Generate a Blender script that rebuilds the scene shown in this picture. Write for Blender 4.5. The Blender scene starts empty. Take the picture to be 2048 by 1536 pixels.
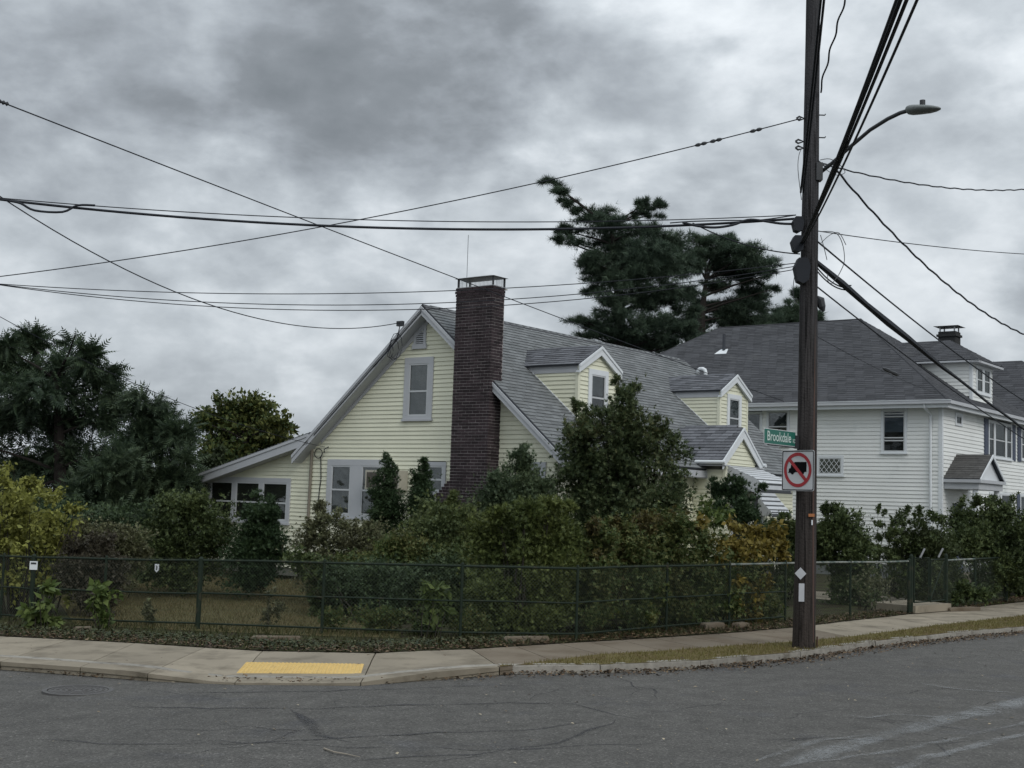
import bpy, math, random
import numpy as np
from mathutils import Vector, Matrix
from mathutils.geometry import delaunay_2d_cdt
random.seed(7); RNG = np.random.default_rng(11)
SC = bpy.context.scene; COL = SC.collection
# ---------------------------------------------------------------- camera
F = 2561.2; PITCH = 0.090116; ROLL = 0.0325; YAW = -0.652; H = 2.2
cp, sp, cr, sr = math.cos(PITCH), math.sin(PITCH), math.cos(ROLL), math.sin(ROLL)
FWD = Vector((0, cp, sp)); UP0 = Vector((0, -sp, cp)); RT0 = Vector((1, 0, 0))
RT = RT0 * cr + UP0 * sr; UP = UP0 * cr - RT0 * sr; EYE = Vector((0, 0, H))
cam = bpy.data.cameras.new('camera'); camo = bpy.data.objects.new('camera', cam); COL.objects.link(camo)
cam.sensor_width = 36; cam.lens = 36 * F / 2048; cam.clip_end = 3000; cam.clip_start = 0.05
camo.matrix_world = Matrix(((RT.x, UP.x, -FWD.x, 0), (RT.y, UP.y, -FWD.y, 0), (RT.z, UP.z, -FWD.z, H), (0, 0, 0, 1)))
SC.camera = camo
# ---------------------------------------------------------------- world: overcast sky
W = bpy.data.worlds.new('World'); SC.world = W; W.use_nodes = True
nt = W.node_tree; nt.nodes.clear(); L = nt.links.new
def nd(t, **k):
    n = nt.nodes.new(t)
    for a, b in k.items(): setattr(n, a, b)
    return n
def mth(op, a, b=None, c=None):
    n = nd('ShaderNodeMath', operation=op)
    for i, x in enumerate((a, b, c)):
        if x is None: continue
        if isinstance(x, (int, float)): n.inputs[i].default_value = x
        else: L(x, n.inputs[i])
    return n.outputs[0]
SUN_DIR = Vector((0.42, -0.66, 0.62)).normalized()
tc = nd('ShaderNodeTexCoord'); sep = nd('ShaderNodeSeparateXYZ'); L(tc.outputs['Generated'], sep.inputs[0])
zc = mth('MAXIMUM', sep.outputs[2], 0.0)
den = mth('ADD', zc, 0.75)
cx = mth('DIVIDE', sep.outputs[0], den); cy = mth('DIVIDE', sep.outputs[1], den)
cmb = nd('ShaderNodeCombineXYZ'); L(sep.outputs[0], cmb.inputs[0]); L(sep.outputs[1], cmb.inputs[1]); L(mth('MULTIPLY', sep.outputs[2], 1.75), cmb.inputs[2])
def noise(scale, det, rough, off, dist=0.0):
    mp = nd('ShaderNodeMapping'); mp.inputs['Location'].default_value = off; L(cmb.outputs[0], mp.inputs[0])
    n = nd('ShaderNodeTexNoise'); n.inputs['Scale'].default_value = scale; n.inputs['Detail'].default_value = det
    n.inputs['Roughness'].default_value = rough; n.inputs['Distortion'].default_value = dist; L(mp.outputs[0], n.inputs['Vector'])
    return n.outputs['Fac']
n1 = noise(3.6, 4, 0.5, (3.1, 1.7, 0.4), 0.1); n2 = noise(9.0, 7, 0.52, (0.3, 5.2, 1.1), 0.15); n3 = noise(24, 6, 0.55, (7.3, 2.2, 1.9), 0.1)
mix = mth('ADD', mth('MULTIPLY', n1, 0.36), mth('ADD', mth('MULTIPLY', n2, 0.42), mth('MULTIPLY', n3, 0.22)))
# clouds that are where the photograph has them: heavy dark ones and bright gaps, as directions in the sky
def dirpx(px, py): return (FWD + RT * ((px - 1024) / F) - UP * ((py - 768) / F)).normalized()
def lump(px, py, rad, wgt, sx=1.0, prev=None):
    d = dirpx(px, py)
    n2_ = nd('ShaderNodeVectorMath', operation='SUBTRACT'); L(tc.outputs['Generated'], n2_.inputs[0]); n2_.inputs[1].default_value = d
    m2 = nd('ShaderNodeVectorMath', operation='MULTIPLY'); L(n2_.outputs[0], m2.inputs[0]); m2.inputs[1].default_value = (1 / sx, 1, 1)
    ln = nd('ShaderNodeVectorMath', operation='LENGTH'); L(m2.outputs[0], ln.inputs[0])
    q = mth('DIVIDE', ln.outputs['Value'], rad); q = mth('ADD', q, mth('MULTIPLY', mth('SUBTRACT', n2, 0.5), 1.1))
    mr = nd('ShaderNodeMapRange', interpolation_type='SMOOTHSTEP'); L(q, mr.inputs[0])
    mr.inputs[1].default_value = 0.15; mr.inputs[2].default_value = 1.15; mr.inputs[3].default_value = wgt; mr.inputs[4].default_value = 0
    return mth('ADD', prev, mr.outputs[0]) if prev is not None else mr.outputs[0]
acc = lump(520, 60, 0.18, -0.15, 1.7); acc = lump(740, 190, 0.10, -0.08, 1.5, acc); acc = lump(300, 170, 0.07, -0.05, 1.5, acc)
acc = lump(1230, 230, 0.09, -0.08, 1.5, acc); acc = lump(1480, 90, 0.09, 0.11, 1.6, acc); acc = lump(1060, 420, 0.05, -0.03, 2.0, acc)
acc = lump(1960, 560, 0.09, 0.10, 1.3, acc); acc = lump(2120, 590, 0.045, -0.22, 1.2, acc); acc = lump(100, 90, 0.08, 0.05, 1.2, acc); acc = lump(330, 560, 0.1, 0.03, 3.0, acc)
acc = lump(500, 860, 0.06, -0.07, 5.0, acc); acc = lump(840, 420, 0.035, 0.05, 2.4, acc)
val = mth('ADD', mth('MULTIPLY_ADD', mth('SUBTRACT', mix, 0.5), .98, 0.508), acc)
ramp = nd('ShaderNodeValToRGB'); L(val, ramp.inputs[0]); e = ramp.color_ramp.elements
stops = [(0.14, (.150, .168, .185)), (0.28, (.205, .226, .248)), (0.37, (.280, .308, .338)), (0.455, (.370, .405, .438)), (0.52, (.455, .495, .530)), (0.585, (.570, .610, .645)), (0.70, (.74, .78, .81))]
e[0].position, e[0].color = stops[0][0], (*stops[0][1], 1); e[1].position, e[1].color = stops[-1][0], (*stops[-1][1], 1)
for p_, c_ in stops[1:-1]: x = e.new(p_); x.color = (*c_, 1)
sky = nd('ShaderNodeTexSky', sky_type='NISHITA', sun_disc=False)
sky.sun_elevation = math.asin(SUN_DIR.z); sky.sun_rotation = math.atan2(SUN_DIR.x, SUN_DIR.y); sky.air_density = 1.0; sky.dust_density = 3.0
gain = nd('ShaderNodeVectorMath', operation='SCALE'); L(ramp.outputs[0], gain.inputs[0])
L(mth('MULTIPLY', mth('ADD', mth('MULTIPLY', zc, mth('MULTIPLY', zc, 1.2)), 0.98), 12.2), gain.inputs['Scale'])   # overcast sky: the zenith is the brighter part
mx = nd('ShaderNodeMix', data_type='RGBA'); mx.inputs[0].default_value = 0.97; L(sky.outputs[0], mx.inputs[6]); L(gain.outputs[0], mx.inputs[7])
bg = nd('ShaderNodeBackground'); bg.inputs[1].default_value = 0.1; L(mx.outputs[2], bg.inputs[0])
wo = nd('ShaderNodeOutputWorld'); L(bg.outputs[0], wo.inputs[0])
sun = bpy.data.lights.new('sun', 'SUN'); sun.energy = 1.15; sun.angle = math.radians(28); sun.color = (1, .97, .93)
so = bpy.data.objects.new('sun', sun); COL.objects.link(so); so.rotation_euler = SUN_DIR.to_track_quat('Z', 'Y').to_euler(); so.location = (20, -20, 40)
SC.view_settings.view_transform = 'Standard'; SC.view_settings.look = 'None'; SC.view_settings.exposure = 0; SC.view_settings.gamma = 1
SC.view_settings.use_curve_mapping = False
SC.render.engine = 'CYCLES'; SC.cycles.max_bounces = 5; SC.cycles.transparent_max_bounces = 12
# ---------------------------------------------------------------- photo pixel -> place helpers
def terr(x):    # the left street falls away gently
    t = max(0.0, -x - 1.0); return -0.033 * t * t / (t + 0.8) if t < 60 else -1.9
def ray(px, py): return FWD + RT * ((px - 1024) / F) - UP * ((py - 768) / F)
def at(px, py, Y): d = ray(px, py); return EYE + d * (Y / d.y)
def gnd(px, py, off=0.1):
    z = off
    for _ in range(12):
        d = ray(px, py); p = EYE + d * ((z - H) / d.z); z = terr(p.x) + off
    return Vector((p.x, p.y, z))
G = Vector((math.cos(YAW), math.sin(YAW), 0)); R = Vector((-math.sin(YAW), math.cos(YAW), 0))
O = Vector((0.0033, 28.6, 0))
def Wl(u, v, z): return O + G * u + R * v + Vector((0, 0, z))
HOUSE_M = Matrix.Translation(O) @ Matrix.Rotation(YAW, 4, 'Z')
# ---------------------------------------------------------------- materials
MATS = {}
def mat(name, col, rough=.7, spec=.3, var=0.0, nscale=6.0, namp=0.15, bump=0.0, bscale=40.0, metal=0.0, dark=None, isl=True, trans=0.0, pal=None, pscale=1.2, streak=None):
    if name in MATS: return MATS[name]
    m = bpy.data.materials.new(name); m.use_nodes = True; t = m.node_tree; N = t.nodes; K = t.links.new
    b = N['Principled BSDF']; b.inputs['Roughness'].default_value = rough; b.inputs['Metallic'].default_value = metal
    b.inputs['Specular IOR Level'].default_value = spec
    geo = N.new('ShaderNodeNewGeometry'); oi = N.new('ShaderNodeObjectInfo')
    add = N.new('ShaderNodeMath'); add.operation = 'ADD'; K(geo.outputs['Random Per Island'], add.inputs[0]); K(oi.outputs['Random'], add.inputs[1])
    fr = N.new('ShaderNodeMath'); fr.operation = 'FRACT'; K(add.outputs[0], fr.inputs[0])
    tcn = N.new('ShaderNodeNewGeometry')
    no = N.new('ShaderNodeTexNoise'); no.inputs['Scale'].default_value = nscale; no.inputs['Detail'].default_value = 5
    if streak:
        mp = N.new('ShaderNodeMapping'); mp.inputs['Scale'].default_value = streak; K(tcn.outputs['Position'], mp.inputs[0]); K(mp.outputs[0], no.inputs['Vector'])
    else: K(tcn.outputs['Position'], no.inputs['Vector'])
    if pal:
        rp = N.new('ShaderNodeValToRGB'); rp.color_ramp.interpolation = 'LINEAR'
        pn = N.new('ShaderNodeTexNoise'); pn.inputs['Scale'].default_value = pscale; K(tcn.outputs['Position'], pn.inputs['Vector']); pn.inputs['Detail'].default_value = 2
        ma = N.new('ShaderNodeMath'); ma.operation = 'MULTIPLY_ADD'; K(pn.outputs['Fac'], ma.inputs[0]); ma.inputs[1].default_value = 1.5; ma.inputs[2].default_value = -0.45
        mm = N.new('ShaderNodeMath'); mm.operation = 'MULTIPLY_ADD'; K(fr.outputs[0], mm.inputs[0]); mm.inputs[1].default_value = .55; 
        m3 = N.new('ShaderNodeMath'); m3.operation = 'MULTIPLY'; K(ma.outputs[0], m3.inputs[0]); m3.inputs[1].default_value = .6; K(m3.outputs[0], mm.inputs[2])
        K(mm.outputs[0], rp.inputs[0]); el = rp.color_ramp.elements
        el[0].position = 0; el[0].color = (*pal[0], 1); el[1].position = 1; el[1].color = (*pal[-1], 1)
        for i, c in enumerate(pal[1:-1]): q = el.new((i + 1) / (len(pal) - 1)); q.color = (*c, 1)
        base = rp.outputs[0]
    else:
        rgb = N.new('ShaderNodeRGB'); rgb.outputs[0].default_value = (*col, 1); base = rgb.outputs[0]
    # brightness = 1 + var*(rand-.5) + namp*(noise-.5)
    a = N.new('ShaderNodeMath'); a.operation = 'MULTIPLY_ADD'; K(fr.outputs[0], a.inputs[0]); a.inputs[1].default_value = var; a.inputs[2].default_value = 1 - var / 2
    c = N.new('ShaderNodeMath'); c.operation = 'MULTIPLY_ADD'; K(no.outputs['Fac'], c.inputs[0]); c.inputs[1].default_value = namp * 2; c.inputs[2].default_value = -namp
    d = N.new('ShaderNodeMath'); d.operation = 'ADD'; K(a.outputs[0], d.inputs[0]); K(c.outputs[0], d.inputs[1])
    sc = N.new('ShaderNodeVectorMath'); sc.operation = 'SCALE'; K(base, sc.inputs[0]); K(d.outputs[0], sc.inputs['Scale'])
    outc = sc.outputs[0]
    if dark:   # patches of a second colour (dirt, moss, wear)
        dcol, lo, hi, ds = dark
        dn = N.new('ShaderNodeTexNoise'); dn.inputs['Scale'].default_value = ds; dn.inputs['Detail'].default_value = 8; dn.inputs['Roughness'].default_value = .62; K(tcn.outputs['Position'], dn.inputs['Vector'])
        mr = N.new('ShaderNodeMapRange'); K(dn.outputs['Fac'], mr.inputs[0]); mr.inputs[1].default_value = lo; mr.inputs[2].default_value = hi
        mxn = N.new('ShaderNodeMix'); mxn.data_type = 'RGBA'; K(mr.outputs[0], mxn.inputs[0]); K(outc, mxn.inputs[6]); mxn.inputs[7].default_value = (*dcol, 1); outc = mxn.outputs[2]
    K(outc, b.inputs['Base Color'])
    if bump:
        bn = N.new('ShaderNodeTexNoise'); bn.inputs['Scale'].default_value = bscale; bn.inputs['Detail'].default_value = 4; K(tcn.outputs['Position'], bn.inputs['Vector'])
        bu = N.new('ShaderNodeBump'); bu.inputs['Strength'].default_value = bump; bu.inputs['Distance'].default_value = .02; K(bn.outputs['Fac'], bu.inputs['Height']); K(bu.outputs[0], b.inputs['Normal'])
    if trans:
        tr = N.new('ShaderNodeBsdfTranslucent'); K(outc, tr.inputs[0]); ms = N.new('ShaderNodeMixShader'); ms.inputs[0].default_value = trans
        K(b.outputs[0], ms.inputs[1]); K(tr.outputs[0], ms.inputs[2]); K(ms.outputs[0], N['Material Output'].inputs[0])
    MATS[name] = m; return m
def hexl(r, g, b): return tuple((x / 255 / 12.92) if x < 10 else ((x / 255 + .055) / 1.055) ** 2.4 for x in (r, g, b))
M_yel = mat('yellow_vinyl_siding', (.69, .69, .545), .55, .35, .09, 1.6, .10, dark=((.46, .47, .37), .60, .85, 1.1))
M_whi = mat('white_vinyl_siding', (.74, .755, .735), .55, .35, .08, 1.2, .09, dark=((.48, .52, .51), .60, .85, .9))
M_trim = mat('grey_white_trim', (.44, .455, .475), .5, .4, .03, 3, .10)
M_trimw = mat('white_trim', (.66, .69, .71), .5, .4, .03, 3, .06)
M_sash = mat('window_sash', (.50, .52, .53), .45, .4, .02, 3, .04)
M_shg = mat('asphalt_shingle', (.165, .174, .178), .9, .15, .36, 14, .16, .35, 160, dark=((.11, .125, .125), .55, .80, 1.0))
M_shw = mat('dark_asphalt_shingle', (.066, .068, .074), .9, .15, .38, 1.2, .25, .3, 160, dark=((.12, .122, .125), .58, .85, .55))
M_shd = mat('dormer_shingle', (.130, .135, .148), .9, .15, .60, 9, .30, .35, 160)
M_roofedge = mat('drip_edge', (.055, .06, .07), .7, .2)
M_wallin = mat('wall_sheathing', (.13, .13, .11), .9)
M_wallinw = mat('white_wall_sheathing', (.16, .17, .17), .9)
M_brick = mat('dark_red_brick', (.036, .026, .029), .85, .2, .8, 1.1, .35, .3, 90, dark=((.030, .024, .026), .50, .75, 1.6))
M_mort = mat('brick_mortar', (.31, .285, .28), .95, .1, 0, 2.5, .7)
M_metal = mat('galvanised_metal', (.30, .31, .32), .45, .5, 0, 8, .2, metal=.6)
M_dkmet = mat('dark_metal', (.035, .038, .042), .5, .4, .1, 8, .2)
M_green = mat('green_fence_paint', (.013, .022, .014), .7, .2, .1, 20, .3, dark=((.055, .048, .030), .55, .75, 9))
M_wire = mat('green_wire', (.055, .070, .052), .5, .4, .25, 9, .3)
M_rail = mat('weathered_rail', (.20, .21, .19), .6, .4, .1, 12, .35, dark=((.03, .06, .05), .45, .62, 6))
M_pole = mat('creosote_wood', (.040, .037, .035), .9, .15, 0, 1.0, .9, .8, 30, streak=(26, 26, .8))
def pole_checks():
    t = M_pole.node_tree; N = t.nodes; K = t.links.new; b = N['Principled BSDF']; old = b.inputs['Base Color'].links[0].from_socket; g = N.new('ShaderNodeNewGeometry'); mp = N.new('ShaderNodeMapping'); mp.inputs['Scale'].default_value = (38, 38, 1.1); K(g.outputs['Position'], mp.inputs[0])
    n = N.new('ShaderNodeTexNoise'); n.inputs['Scale'].default_value = 1; n.inputs['Detail'].default_value = 4; n.inputs['Distortion'].default_value = .4; K(mp.outputs[0], n.inputs['Vector'])
    r = N.new('ShaderNodeMapRange'); K(n.outputs['Fac'], r.inputs[0]); r.inputs[1].default_value = .36; r.inputs[2].default_value = .46; r.inputs[3].default_value = .30; r.inputs[4].default_value = 1.12
    z = N.new('ShaderNodeSeparateXYZ'); K(g.outputs['Position'], z.inputs[0]); q = N.new('ShaderNodeMapRange'); K(z.outputs[2], q.inputs[0]); q.inputs[1].default_value = .4; q.inputs[2].default_value = 7; q.inputs[3].default_value = 0; q.inputs[4].default_value = 1
    mxc = N.new('ShaderNodeMix'); mxc.data_type = 'RGBA'; K(q.outputs[0], mxc.inputs[0]); mxc.inputs[6].default_value = (.92, .82, .76, 1); mxc.inputs[7].default_value = (1.05, 1.12, 1.25, 1)   # fresh creosote below, silvered wood above
    s1 = N.new('ShaderNodeVectorMath'); s1.operation = 'SCALE'; K(old, s1.inputs[0]); K(r.outputs[0], s1.inputs['Scale']); s2 = N.new('ShaderNodeVectorMath'); s2.operation = 'MULTIPLY'; K(s1.outputs[0], s2.inputs[0]); K(mxc.outputs[2], s2.inputs[1]); K(s2.outputs[0], b.inputs['Base Color'])
pole_checks()
M_cable = mat('black_cable', (.018, .021, .027), .7, .25)
M_cable2 = mat('grey_cable', (.05, .055, .06), .5, .4)
M_lamp = mat('lamp_grey', (.13, .145, .14), .45, .4)
M_conc2 = mat('stained_concrete', (.165, .138, .104), .9, .2, .16, 1.1, .22, .25, 60, dark=((.105, .080, .055), .44, .72, 1.3))
M_concrete = mat('concrete', (.245, .214, .164), .9, .2, .20, 1.1, .26, .25, 60, dark=((.10, .085, .062), .48, .76, 1.7))
M_kerb = mat('granite_kerb', (.25, .235, .205), .85, .2, .25, 12, .35, .4, 50, dark=((.07, .058, .042), .54, .74, 4.0))
M_tact = mat('yellow_tactile', (.58, .41, .155), .8, .2, .12, 5, .18, dark=((.30, .22, .11), .56, .85, 5))
M_iron = mat('cast_iron', (.075, .072, .07), .6, .4, .1, 30, .35)
M_glass = mat('window_glass', (.045, .052, .056), .08, .5, .35, 2.2, .45)
M_glassd = mat('dark_window_glass', (.020, .024, .026), .06, .5, .4, 2.5, .6)
M_shut = mat('blue_grey_shutter', (.075, .090, .130), .6, .3, .05)
M_bark = mat('bark', (.024, .021, .019), .9, .1, 0, 10, .3)
M_twig = mat('grey_twig', (.030, .027, .022), .9, .1, 0, 10, .3)
M_alu = mat('awning_aluminium', (.50, .52, .54), .4, .5, .03)
M_signr = mat('sign_red', (.33, .015, .022), .4, .5); M_signw = mat('sign_white', (.52, .53, .54), .4, .5); M_signb = mat('sign_black', (.004, .004, .005), .8, .1)
M_signg = mat('sign_green', (.006, .115, .082), .4, .5); M_signt = mat('sign_lettering', (.50, .60, .56), .4, .5)
M_refl = mat('reflector_grey', (.42, .43, .45), .4, .5); M_orange = mat('orange_tag', (.33, .13, .05), .6)
M_soil = mat('garden_soil', (.030, .025, .016), .95, .1, 0, 2.0, .5, .5, 30, dark=((.045, .05, .02), .45, .62, 3))  # base colour darkened to stand in for contact shade under the shrubs
M_lawn = mat('lawn_ground', (.085, .076, .036), .95, .1, 0, 2.2, .4, .4, 40, dark=((.098, .078, .038), .45, .65, .9))
M_verge = mat('verge_ground', (.115, .095, .042), .95, .1, 0, 2.2, .4, .4, 40, dark=((.110, .078, .040), .45, .65, 1.3))
# asphalt: speckled aggregate, broad patches, faint wear
def asphalt():
    m = mat('asphalt', (.080, .077, .071), .85, .25, 0, .35, .16, .5, 110, dark=((.065, .065, .068), .56, .74, .8))
    t = m.node_tree; N = t.nodes; K = t.links.new; b = N['Principled BSDF']; old = b.inputs['Base Color'].links[0].from_socket
    g = N.new('ShaderNodeNewGeometry'); v = N.new('ShaderNodeTexVoronoi'); v.inputs['Scale'].default_value = 62; K(g.outputs['Position'], v.inputs['Vector'])
    sx = N.new('ShaderNodeSeparateColor'); K(v.outputs['Color'], sx.inputs[0])
    r = N.new('ShaderNodeMapRange'); K(sx.outputs[0], r.inputs[0]); r.inputs[3].default_value = .72; r.inputs[4].default_value = 1.28
    w2 = N.new('ShaderNodeMath'); w2.operation = 'POWER'; K(sx.outputs[1], w2.inputs[0]); w2.inputs[1].default_value = 14
    w3 = N.new('ShaderNodeMath'); w3.operation = 'MULTIPLY_ADD'; K(w2.outputs[0], w3.inputs[0]); w3.inputs[1].default_value = 1.1; K(r.outputs[0], w3.inputs[2])
    pt = N.new('ShaderNodeTexNoise'); pt.inputs['Scale'].default_value = 2.6; pt.inputs['Detail'].default_value = 6; pt.inputs['Roughness'].default_value = .65; K(g.outputs['Position'], pt.inputs['Vector'])
    pr = N.new('ShaderNodeMapRange'); K(pt.outputs['Fac'], pr.inputs[0]); pr.inputs[1].default_value = .3; pr.inputs[2].default_value = .7; pr.inputs[3].default_value = .78; pr.inputs[4].default_value = 1.2
    w4 = N.new('ShaderNodeMath'); w4.operation = 'MULTIPLY'; K(w3.outputs[0], w4.inputs[0]); K(pr.outputs[0], w4.inputs[1])
    s = N.new('ShaderNodeVectorMath'); s.operation = 'SCALE'; K(old, s.inputs[0]); K(w4.outputs[0], s.inputs['Scale']); K(s.outputs[0], b.inputs['Base Color']); return m
M_asph = asphalt()
def worn_paint(nm='worn_road_paint', colr=(.30, .31, .315), amx=.45):
    m = bpy.data.materials.new(nm); m.use_nodes = True; t = m.node_tree; N = t.nodes; K = t.links.new; b = N['Principled BSDF']
    b.inputs['Base Color'].default_value = (*colr, 1); b.inputs['Roughness'].default_value = .8
    g = N.new('ShaderNodeNewGeometry'); n = N.new('ShaderNodeTexNoise'); n.inputs['Scale'].default_value = 30; n.inputs['Detail'].default_value = 6; K(g.outputs['Position'], n.inputs['Vector'])
    n2 = N.new('ShaderNodeTexNoise'); n2.inputs['Scale'].default_value = 2.2; n2.inputs['Detail'].default_value = 6; K(g.outputs['Position'], n2.inputs['Vector'])
    at_ = N.new('ShaderNodeAttribute'); at_.attribute_name = 'edge'
    a = N.new('ShaderNodeMath'); a.operation = 'MULTIPLY'; K(n.outputs['Fac'], a.inputs[0]); K(n2.outputs['Fac'], a.inputs[1])
    r = N.new('ShaderNodeMapRange'); K(a.outputs[0], r.inputs[0]); r.inputs[1].default_value = .14; r.inputs[2].default_value = .38; r.inputs[3].default_value = 0; r.inputs[4].default_value = amx
    a2 = N.new('ShaderNodeMath'); a2.operation = 'MULTIPLY'; K(r.outputs[0], a2.inputs[0]); K(at_.outputs['Fac'], a2.inputs[1])
    K(a2.outputs[0], b.inputs['Alpha']); return m
M_paint = worn_paint()
# ---------------------------------------------------------------- mesh helpers
ROOTM = {}
def link(o, parent=None):
    COL.objects.link(o)
    if parent is not None:
        o.parent = parent; ROOTM[o.name] = ROOTM.get(parent.name, Matrix.Identity(4))
    return o
def tag(o, label=None, cat=None, group=None, kind=None):
    if label: o['label'] = label
    if cat: o['category'] = cat
    if group: o['group'] = group
    if kind: o['kind'] = kind
    return o
def thing(name, label, cat, loc=(0, 0, 0), group=None, M=None):
    o = bpy.data.objects.new(name, None); COL.objects.link(o); o.empty_display_size = .2
    o.matrix_world = M if M is not None else Matrix.Translation(Vector(loc)); ROOTM[o.name] = o.matrix_world.copy()
    return tag(o, label, cat, group)
class MB:
    def __init__(s): s.v = []; s.f = []
    def add(s, vs, fs):
        n = len(s.v); s.v += [Vector(p) for p in vs]; s.f += [tuple(i + n for i in f) for f in fs]; return s
    def box(s, x0, x1, y0, y1, z0, z1):
        return s.add([(x, y, z) for z in (z0, z1) for y in (y0, y1) for x in (x0, x1)], [(0, 2, 3, 1), (4, 5, 7, 6), (0, 1, 5, 4), (2, 6, 7, 3), (0, 4, 6, 2), (1, 3, 7, 5)])
    def prism(s, poly, ext):
        n = len(poly); e = Vector(ext); P = [Vector(p) for p in poly]
        return s.add(P + [p + e for p in P], [tuple(range(n)), tuple(range(2 * n - 1, n - 1, -1))] + [(i, (i + 1) % n, (i + 1) % n + n, i + n) for i in range(n)])
    def bar(s, a, b, w, h, up=(0, 0, 1)):     # rectangular bar from a to b
        a = Vector(a); b = Vector(b); d = (b - a).normalized(); up = Vector(up) if abs(d.dot(Vector(up))) < .98 else Vector((0, 1, 0)); x = d.cross(up).normalized(); y = x.cross(d)
        q = [x * (i * w / 2) + y * (j * h / 2) for i, j in ((-1, -1), (1, -1), (1, 1), (-1, 1))]
        return s.add([a + k for k in q] + [b + k for k in q], [(0, 1, 2, 3), (7, 6, 5, 4)] + [(i, i + 4, (i + 1) % 4 + 4, (i + 1) % 4) for i in range(4)])
    def tube(s, pts, r, n=6, cap=True):
        pts = [Vector(p) for p in pts]; m = len(pts); rr = r if hasattr(r, '__len__') else [r] * m; vs = []; fs = []; px = None
        for i, p in enumerate(pts):
            d = (pts[min(i + 1, m - 1)] - pts[max(i - 1, 0)]).normalized()
            if px is None: px = d.orthogonal().normalized()
            px = (px - d * px.dot(d)).normalized(); py = d.cross(px)
            vs += [p + px * (rr[i] * math.cos(2 * math.pi * k / n)) + py * (rr[i] * math.sin(2 * math.pi * k / n)) for k in range(n)]
        for i in range(m - 1): fs += [(i * n + k, i * n + (k + 1) % n, (i + 1) * n + (k + 1) % n, (i + 1) * n + k) for k in range(n)]
        if cap: fs += [tuple(range(n - 1, -1, -1)), tuple((m - 1) * n + k for k in range(n))]
        return s.add(vs, fs)
    def build(s, name, m, parent=None, world=False, smooth=False, link_=True):
        me = bpy.data.meshes.new(name)
        vs = s.v
        if world and parent is not None:
            inv = ROOTM.get(parent.name, Matrix.Identity(4)).inverted(); vs = [inv @ p for p in vs]
        me.from_pydata([tuple(p) for p in vs], [], s.f); me.update()
        if m: me.materials.append(m)
        if smooth: me.polygons.foreach_set('use_smooth', [True] * len(me.polygons))
        o = bpy.data.objects.new(name, me)
        return link(o, parent)
def npmesh(name, V, Fc, m, parent=None, world=False, kind=None):
    """V (n,3) array, Fc (k,c) array of equal-sided faces"""
    if world and parent is not None:
        inv = np.array(ROOTM.get(parent.name, Matrix.Identity(4)).inverted()); V = V @ inv[:3, :3].T + inv[:3, 3]
    me = bpy.data.meshes.new(name); k, c = Fc.shape
    me.vertices.add(len(V)); me.vertices.foreach_set('co', V.astype(np.float32).ravel())
    me.loops.add(k * c); me.loops.foreach_set('vertex_index', Fc.astype(np.int32).ravel())
    me.polygons.add(k); me.polygons.foreach_set('loop_start', np.arange(0, k * c, c, dtype=np.int32)); me.update(calc_edges=True)
    me.materials.append(m); o = bpy.data.objects.new(name, me); link(o, parent)
    if kind: o['kind'] = kind
    return o
def sheet(name, poly, off, m, step=1.2, zf=None, parent=None, kind='structure'):
    """ground sheet over a 2-D outline, following the terrain"""
    pts = []
    n = len(poly)
    for i in range(n):
        a, b = Vector(poly[i][:2]), Vector(poly[(i + 1) % n][:2]); k = max(1, min(60, int((b - a).length / step)))
        pts += [a.lerp(b, j / k) for j in range(k)]
    nb = len(pts); xs = [p.x for p in pts]; ys = [p.y for p in pts]
    gx = np.arange(max(min(xs), -40), min(max(xs), 40), step); gy = np.arange(max(min(ys), -5), min(max(ys), 60), step * 1.01)
    inn = [Vector((x + .01, y + .013)) for x in gx for y in gy]
    vs, es, fs, _, _, _ = delaunay_2d_cdt(pts + inn, [], [tuple(range(nb))], 1, 1e-4)
    off_ = zf if zf else (lambda x, y: off)
    mb = MB(); mb.add([(p.x, p.y, terr(p.x) + off_(p.x, p.y)) for p in vs], [tuple(f) for f in fs]); o = mb.build(name, m, parent)
    me = o.data
    if me.polygons and sum(p.normal.z for p in me.polygons) < 0: me.flip_normals()
    if kind: o['kind'] = kind
    return o
# ================================================================= SETTING
KP = [(-330, 1296), (-170, 1308), (0, 1320), (180, 1333), (340, 1345), (470, 1349), (722, 1351), (860, 1346), (1000, 1338), (1200, 1337), (1400, 1328), (1600, 1310), (1750, 1288), (1900, 1271), (2048, 1258), (2200, 1243)]
K2 = [gnd(x, y, .06) for x, y in KP]
Kl = K2[0] - G * 40; Kl = Vector((K2[0].x - 40 * G.x, K2[0].y - 40 * G.y, 0)); Kr = Vector((K2[-1].x + 60 * R.x, K2[-1].y + 60 * R.y, 0))
KL = [Kl] + K2 + [Kr]
tag(sheet('ground', [(-400, -60), (400, -60), (400, 900), (-400, 900)], -.06, M_soil, 6), kind='structure')
road = sheet('road', [(p.x, p.y) for p in KL] + [(95, 60), (60, -35), (-60, -35), (-60, 40)], 0.0, M_asph, 1.1)
PAIRS = [((-160, 1262), (-330, 1297)), ((-10, 1270), (-170, 1308)), ((140, 1277), (0, 1321)), ((270, 1284), (160, 1332)), ((410, 1293), (295, 1342)), ((525, 1300), (470, 1349)),
         ((751, 1304), (722, 1351)), ((943, 1296), (1000, 1332)), ((1117, 1285), (1200, 1307)), ((1240, 1278), (1330, 1300)), ((1370, 1270), (1480, 1289)), ((1485, 1262), (1600, 1281)),
         ((1600, 1252), (1700, 1272)), ((1690, 1241), (1790, 1261)), ((1775, 1232), (1870, 1250)), ((1860, 1222), (1950, 1241)), ((1950, 1213), (2040, 1231)), ((2040, 1203), (2130, 1220)), ((2140, 1192), (2230, 1207))]
SI = [gnd(*a, .12) for a, b in PAIRS]; SO = [gnd(*b, .12) for a, b in PAIRS]
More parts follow.
